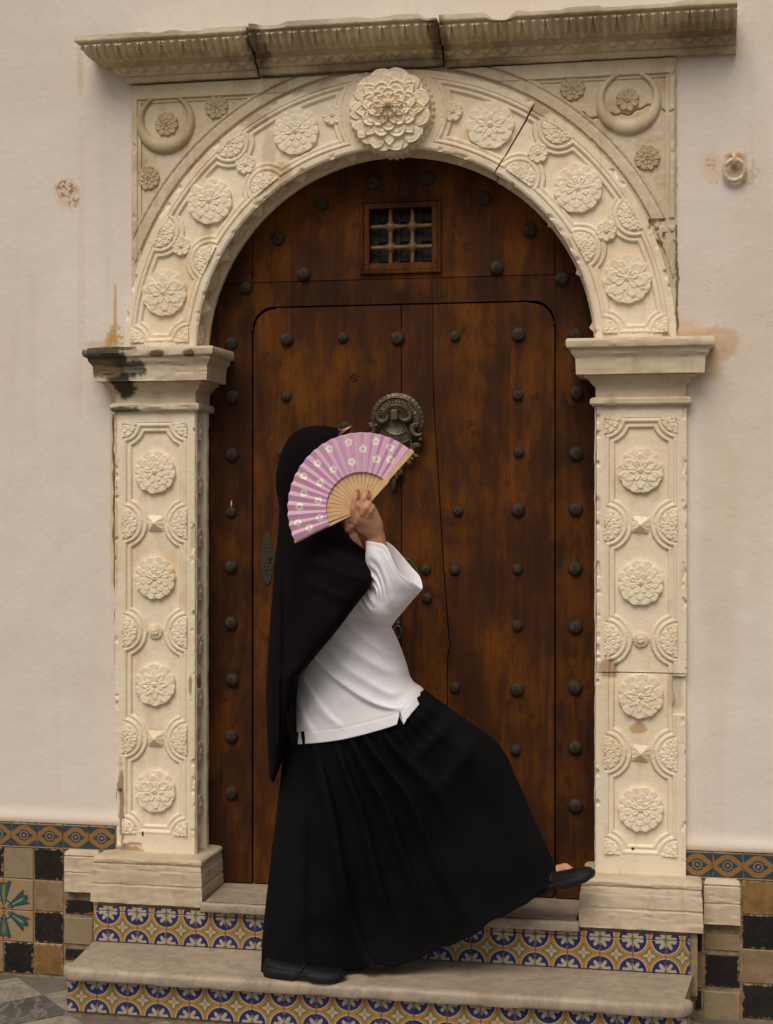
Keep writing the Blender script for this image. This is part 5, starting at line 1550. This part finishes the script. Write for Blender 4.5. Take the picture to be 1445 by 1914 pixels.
# headscarf
hs_rows = [(796.5,592,602),(799,574,622),(804,560,634),(815,545,649),(832,533,659),(850,526,666),(870,520,670),(890,517,671),(905,516.5,670),(920,518,668),(940,522,664),(957,523,652),(970,522.5,642),(985,521.5,640),(1000,520,649),(1015,518.5,662),(1030,516.5,681),(1045,515,689),(1060,514,693),(1075,512.5,694),(1090,511.5,692),(1105,510.5,685),(1120,509.5,672),(1150,507,650),(1180,505,627),(1210,503,602),(1240,501,577),(1265,500,556),(1290,498.5,552),(1320,499,545),(1350,500,541),(1380,501,536.5),(1410,502,529),(1435,503,521),(1452,505,514),(1461,508,510)]
H = np.array(hs_rows, float); m = 230; n = 121
yy = np.r_[796.5+ (np.linspace(0,1,30)**2)*20, np.linspace(817, 1461, m-30)]
# smooth edges
def sm_interp(y, xs, ys):
    d = np.gradient(ys, xs); i = np.clip(np.searchsorted(xs, y)-1, 0, len(xs)-2); h_ = xs[i+1]-xs[i]; t_ = (y-xs[i])/h_
    mlin = (ys[1:]-ys[:-1])/(xs[1:]-xs[:-1])
    m0 = d[i]; m1 = d[i+1]
    return (2*t_**3-3*t_**2+1)*ys[i]+(t_**3-2*t_**2+t_)*h_*m0+(-2*t_**3+3*t_**2)*ys[i+1]+(t_**3-t_**2)*h_*m1
Lx = sm_interp(yy, H[:, 0], H[:, 1]); Rx = sm_interp(yy, H[:, 0], H[:, 2])
s = np.linspace(0, 1, n)
Pp = np.stack([Lx[:, None]+(Rx-Lx)[:, None]*s[None], np.repeat(yy[:, None], n, 1)], -1)
# fabric below the chin follows the diagonal lower edge
dep_y = [796,799,804,815,840,880,930,975,1010,1050,1090,1130,1200,1265,1320,1400,1461]
dep_f = [.010,.036,.056,.080,.104,.116,.112,.105,.130,.170,.180,.178,.172,.160,.13,.10,.06]
dep_b = [.010,.036,.056,.080,.104,.116,.110,.090,.120,.165,.175,.165,.13,.10,.06,.03,.015]
df = np.interp(yy, dep_y, dep_f)[:, None]*np.ones((1, n)); db = np.interp(yy, dep_y, dep_b)[:, None]*np.ones((1, n))
def hf(s, t, b):
    y_ = np.repeat(yy[:, None], n, 1); px = Pp[..., 0]
    h = -.012*np.exp(-((px-531+(y_-1000)*.012)/3.2)**2)*sstep(975, 1040, y_)*sstep(1420, 1360, y_)      # the hanging edge at the back
    h = h+.006*np.exp(-((px-522)/4)**2)*sstep(1000, 1100, y_)
    for (x0, y0, x1, y1, w, a) in ((560,1010,690,1062,5,.012),(555,1040,685,1085,6,.010),(575,985,675,1035,5,.012),(560,1085,660,1125,8,.010),(570,1120,560,1240,10,.012),(600,1105,575,1215,9,.010),(545,1030,543,1280,8,.010)):
        L = math.hypot(x1-x0, y1-y0); u = ((px-x0)*(x1-x0)+(y_-y0)*(y1-y0))/L/L; d = ((px-x0)*(y1-y0)-(y_-y0)*(x1-x0))/L
        h = h+a*np.exp(-(d/w)**2)*sstep(0, .3, u)*sstep(1, .7, u)
    h = h+.007*(smooth_noise(b[..., 0]+5, b[..., 2]+5, 13)-.5)*sstep(985, 1060, y_)
    return h
wrap = np.interp(yy, [985,1040,1080,1160,1265,1320,1400], [0,.10,.215,.225,.165,.10,.02])[:, None]*sstep(.25, 1.0, s)[None]
yc = (-.252-.012*sstep(1000, 1100, yy))[:, None]-wrap
df = df*(1-.55*(wrap/.225)); db = np.maximum(db*(1-.6*wrap/.225), .01)
loop = garment(Pp, yc, df, db, hf, None, .5)
mb = MB(); mb.grid(loop, closed_u=True)
# the opening of the scarf round the face
ncol = loop.shape[1]; kept = []
for f in mb.f:
    r_, c_ = f[0]//ncol, f[0] % ncol
    sv = s[c_] if c_ < n else s[max(0, n-2-(c_-n))]
    y_ = yy[r_]; e_ = ((y_-898)/50)**2+((sv-1.0)/.27)**2
    if e_ > 1: kept.append(f)
mb.f = kept
# second hanging end over the blouse
tail = [(1235,528,575),(1262,530,557),(1300,532,553.5),(1340,536,553),(1370,541,553),(1390,548,553)]
T_ = np.array(tail, float); ty = np.linspace(1235, 1390, 40); tl = np.interp(ty, T_[:, 0], T_[:, 1]); tr = np.interp(ty, T_[:, 0], T_[:, 2]); ss = np.linspace(0, 1, 25)
Pt = np.stack([tl[:, None]+(tr-tl)[:, None]*ss[None], np.repeat(ty[:, None], 25, 1)], -1)
ycT = np.interp(ty, [1235,1390], [-.385,-.372])[:, None]*np.ones((1, 25))
lt = garment(Pt, ycT-.035, .010*np.ones((40, 25)), .010, lambda s, t, b: .003*np.sin(s*14), None, .5)
mb.grid(lt, closed_u=True)
o = obj('headscarf', mb, M['scarf'], person, smooth=True)
so = o.modifiers.new('thickness', 'SOLIDIFY'); so.thickness = .0018; so.offset = -1

# shoes: thick two-lobed sole, soft upper with a strap seam
def shoe(origin, ang, yaw, uph):
    """built along +x (heel to toe) in its own space, then turned and set down; length .262"""
    t = thing_part('shoe', person, origin)
    Ls = .238
    xs = np.linspace(0, 1, 60)
    half = .030+.014*np.sin(np.clip(xs, 0, 1)*math.pi)**.8+.006*sstep(.45, .75, xs)*sstep(1.02, .8, xs)
    half = half*np.sqrt(np.clip(1-((np.abs(xs-.5)*2)**7), 0.0, 1))+.001
    botz = .0+.010*sstep(.40, .47, xs)*sstep(.64, .57, xs)+.014*sstep(.90, 1.0, xs)+.004*sstep(.04, 0, xs)
    topz = .026+.004*sstep(.3, 0, xs)-.004*sstep(.5, .8, xs)
    def place(P):
        P = np.array(P, float); P[..., 0] -= .0
        R = Matrix.Rotation(yaw, 3, 'Z') @ Matrix.Rotation(-ang, 3, 'Y')
        Rm = np.array([list(r) for r in R]); return P @ Rm.T
    rows = []
    for i, x in enumerate(xs):
        hw = half[i]; row = []
        for (a, zf_) in ((-1.0,.15),(-1.03,.5),(-1.0,.85),(-.92,1.0),(0,1.0),(.92,1.0),(1.0,.85),(1.03,.5),(1.0,.15),(.9,0),(.3,0),(-.3,0),(-.9,0)):
            row.append((x*Ls, a*hw+.006*math.sin(x*3), botz[i]+(topz[i]-botz[i])*zf_))
        rows.append(row)
    P = place(rows); mb = MB(); mb.grid(P, closed_u=True); k = P.shape[1]
    mb.f.append(tuple(range(k-1, -1, -1))); mb.f.append(tuple((len(xs)-1)*k+i for i in range(k)))
    so_ = put('sole', mesh_of('sole', mb, M['sole']), t, origin); auto_smooth(so_.data, 40)
    rows = []
    prof_h = np.interp(xs, [0,.04,.15,.30,.42,.55,.70,.85,.95,1.0], [.045,.080,.086,.078,.074,.066,.058,.050,.036,.0])
    for i, x in enumerate(xs):
        hw = half[i]*.93; hh = prof_h[i]*uph+.0; z0 = topz[i]-.003
        row = [(x*Ls*.985+.002, hw*math.cos(a)*1.0+.006*math.sin(x*3), z0+hh*max(0, math.sin(a))**.75) for a in np.linspace(0, math.pi, 17)]
        rows.append(row)
    P = place(rows); mb = MB(); mb.grid(P)
    mb.f.append(tuple(range(17)))
    put('upper', mesh_of('upper', mb, M['shoe'], True), t, origin)
    st = []
    for a in np.linspace(.06, math.pi-.06, 18):
        i = 33; hw = half[i]*.95; st.append((xs[i]*Ls+.012*math.cos(a), hw*math.cos(a)+.006*math.sin(xs[i]*3), topz[i]-.003+(prof_h[i]*uph+.003)*math.sin(a)**.75))
    mb = MB(); mb.tube([tuple(q) for q in place(st)], .0045, 6); put('strap', mesh_of('strap', mb, M['sole'], True), t, origin)
    return t
o_ = A(493,1838,-.292); o_.z = ZT1+.001; shoe(o_, 0., math.radians(-4), .26)
o_ = A(976,1684,-.118); shoe(o_, math.radians(22), math.radians(-16), .44)

# ------------------------------------------------------------------ hand fan
piv = A(677,951,YF)
fan = thing('hand_fan', piv, 'open folding fan with pink floral cloth and pale wooden sticks, held before the face', 'fan')
sc = (A(777,951,YF)-piv).length/100           # metres per photograph pixel in the fan's plane
NS = 21; A0, A1 = math.radians(48.6), math.radians(205.6)
def fp(rpx, a, y): return (piv.x+rpx*sc*math.cos(a), y, piv.z+rpx*sc*math.sin(a))
for k in range(1, NS-1):
    a = A0+(A1-A0)*k/(NS-1); w0, w1 = .0040, .0098*.5
    y = YF+.003-.0006*k*.3
    tx, tz = -math.sin(a), math.cos(a); P = []
    hw = lambda r: .0028+.0062*min(1, r/60)*(1 if r < 68 else .45)
    mb = MB(); lo = []; 
    prs = [(-8,.55),(0,.8),(20,1),(45,1),(62,1),(67,1),(69,.5),(100,.42),(136,.36)]
    L_, R_2 = [], []
    for r, _f in prs:
        h_ = max(.0016, .455*max(r, 0)*(A1-A0)/(NS-1)*sc)*(1 if r < 68 else _f*.9) if r >= 0 else .0022
        c = fp(r, a, 0); L_.append((c[0]+tx*h_, c[2]+tz*h_)); R_2.append((c[0]-tx*h_, c[2]-tz*h_))
    mb = slab(L_+R_2[::-1], y-.0006, y+.0006)
    obj('fan_stick', mb, M['fanwood'], fan)
for a, nm, off in ((A0, 'guard_stick', -.004), (A1, 'guard_stick', .004)):
    tx, tz = -math.sin(a), math.cos(a); L_, R_2 = [], []
    wd = 1.0 if off < 0 else .55
    for r, h_ in [(-10,.004),(0,.0062),(30,.0068),(64,.0078),(72,.0084),(73,.0056),(110,.0064),(136,.0072),(143,.0064)]:
        c = fp(r, a, 0); L_.append((c[0]+tx*h_*wd, c[2]+tz*h_*wd)); R_2.append((c[0]-tx*h_*wd, c[2]-tz*h_*wd))
    obj(nm, slab(L_+R_2[::-1], YF-.0028+off, YF+.0012+off), M['fanwood'], fan, bevel=.0008)
rv = MB().tube([(piv.x, YF-.009, piv.z), (piv.x, YF+.009, piv.z)], .0032, 12); obj('rivet', rv, M['bronze'], fan, smooth=True)
flowers = [(692,275),(800,325),(897,270),(1005,315),(1005,405),(903,400),(715,420),(545,322),(455,428),(575,475),(350,522),(475,575),(350,648),(462,708),(318,752),(470,832),(305,870),(392,908)]
flowers = [(480+x/4.014-677, -(760+y/4.014-951)) for x, y in flowers]
nu_, nv_ = 801, 72
av = np.linspace(A0, A1, nu_); rv_ = np.linspace(67.5, 140.5, nv_)
Ag, Rg = np.meshgrid(av, rv_)
kk = (Ag-A0)/(A1-A0)*(NS-1)
fr_ = kk-np.floor(kk); zig = np.where(fr_ < .36, fr_/.36, (1-fr_)/.64)          # uneven accordion folds
ro = 1+.006*(zig-.5)*(Rg > 120)
Y = YF-.0035-.0060*(zig-.5)*np.interp(Rg, [67,140], [.45,1.15])-.0008
Xf = piv.x+Rg*ro*sc*np.cos(Ag); Zf = piv.z+Rg*ro*sc*np.sin(Ag)
mb = MB(); mb.grid(np.stack([Xf, Y, Zf], -1))
me_o = obj('fan_cloth', mb, M['fancloth'], fan, origin=tuple(piv))
# print: white blossoms on pink, paler where the sticks are glued behind
pinkc, pinkd, stickc, white_, green_ = np.array((.66,.385,.565)), np.array((.44,.20,.34)), np.array((.78,.47,.50)), np.array((.86,.84,.68)), np.array((.62,.63,.44))
colr = np.ones(Ag.shape+(3,))*pinkc
stw = np.abs(((kk+.5) % 1)-.5)
colr = colr*(1-(sstep(.17, .10, stw)*.75)[..., None])+stickc*(sstep(.17, .10, stw)*.75)[..., None]
Xp, Zp = Rg*np.cos(Ag), Rg*np.sin(Ag)
fr2 = random.Random(5)
for (fx, fz) in flowers:
    ph = fr2.uniform(0, 6); dx, dz = Xp-fx, Zp-fz; r = np.hypot(dx, dz); r = r*(1+.10*np.sin(Xp*1.3+ph)*np.sin(Zp*1.1)); th = np.arctan2(dz, dx)
    out = 7.1+.8*np.cos(5*th+ph)
    wv = sstep(.6, -.6, r-out)*.92; colr = colr*(1-wv[..., None])+white_*wv[..., None]
    wg = sstep(.8, -.3, np.abs(r-out)-.7)*.45*sstep(-.2, .8, np.cos(2*th+ph)); colr = colr*(1-wg[..., None])+green_*wg[..., None]
    wc = sstep(2.9, 2.1, r)*.9; colr = colr*(1-wc[..., None])+pinkc*wc[..., None]
ca = me_o.data.color_attributes.new('print', 'FLOAT_COLOR', 'POINT')
buf = np.ones((nu_*nv_, 4), np.float32); buf[:, :3] = colr.reshape(-1, 3); ca.data.foreach_set('color', buf.ravel())
me_o.data.shade_smooth()
so = me_o.modifiers.new('thickness', 'SOLIDIFY'); so.thickness = .0006

# ------------------------------------------------------------------ glasses pushed up on the head
gq = A(645,806,-.30)
gl = thing('sunglasses', gq, 'rose gold glasses pushed up on top of the black headscarf', 'glasses')
a, b = A(635.5,813,-.335), A(656.5,796.5,-.335)
obj('front_bar', MB().tube([a, a+(b-a)*.5+Vector((-.0006,0,.0008)), b], [.0028,.0032,.0024], 8), M['rosegold'], gl, smooth=True)
for k, y in enumerate((-.315, -.262)):
    c = A(642,806,y); dirv = (b-a).normalized(); up_ = Vector((0,1,0))
    pts = [c+dirv*.018*math.cos(t)+up_*.021*math.sin(t) for t in np.linspace(0, 2*math.pi, 30, endpoint=False)]
    obj('rim', MB().tube(pts, .0011, 6, closed=True), M['rosegold'], gl, smooth=True)
    mb = MB(); mb.add([tuple(c)]+[tuple(p) for p in pts], [(0, i+1, (i+1) % 30+1) for i in range(30)])
    lo_ = obj('lens', mb, M['lens'], gl); lo_.modifiers.new('thickness', 'SOLIDIFY').thickness = .0012
w = [A(632,806,-.338), A(634,802,-.34), A(637,804,-.338), A(640,801,-.336)]
obj('nose_pad', MB().tube(w, .0010, 6), M['rosegold'], gl, smooth=True)
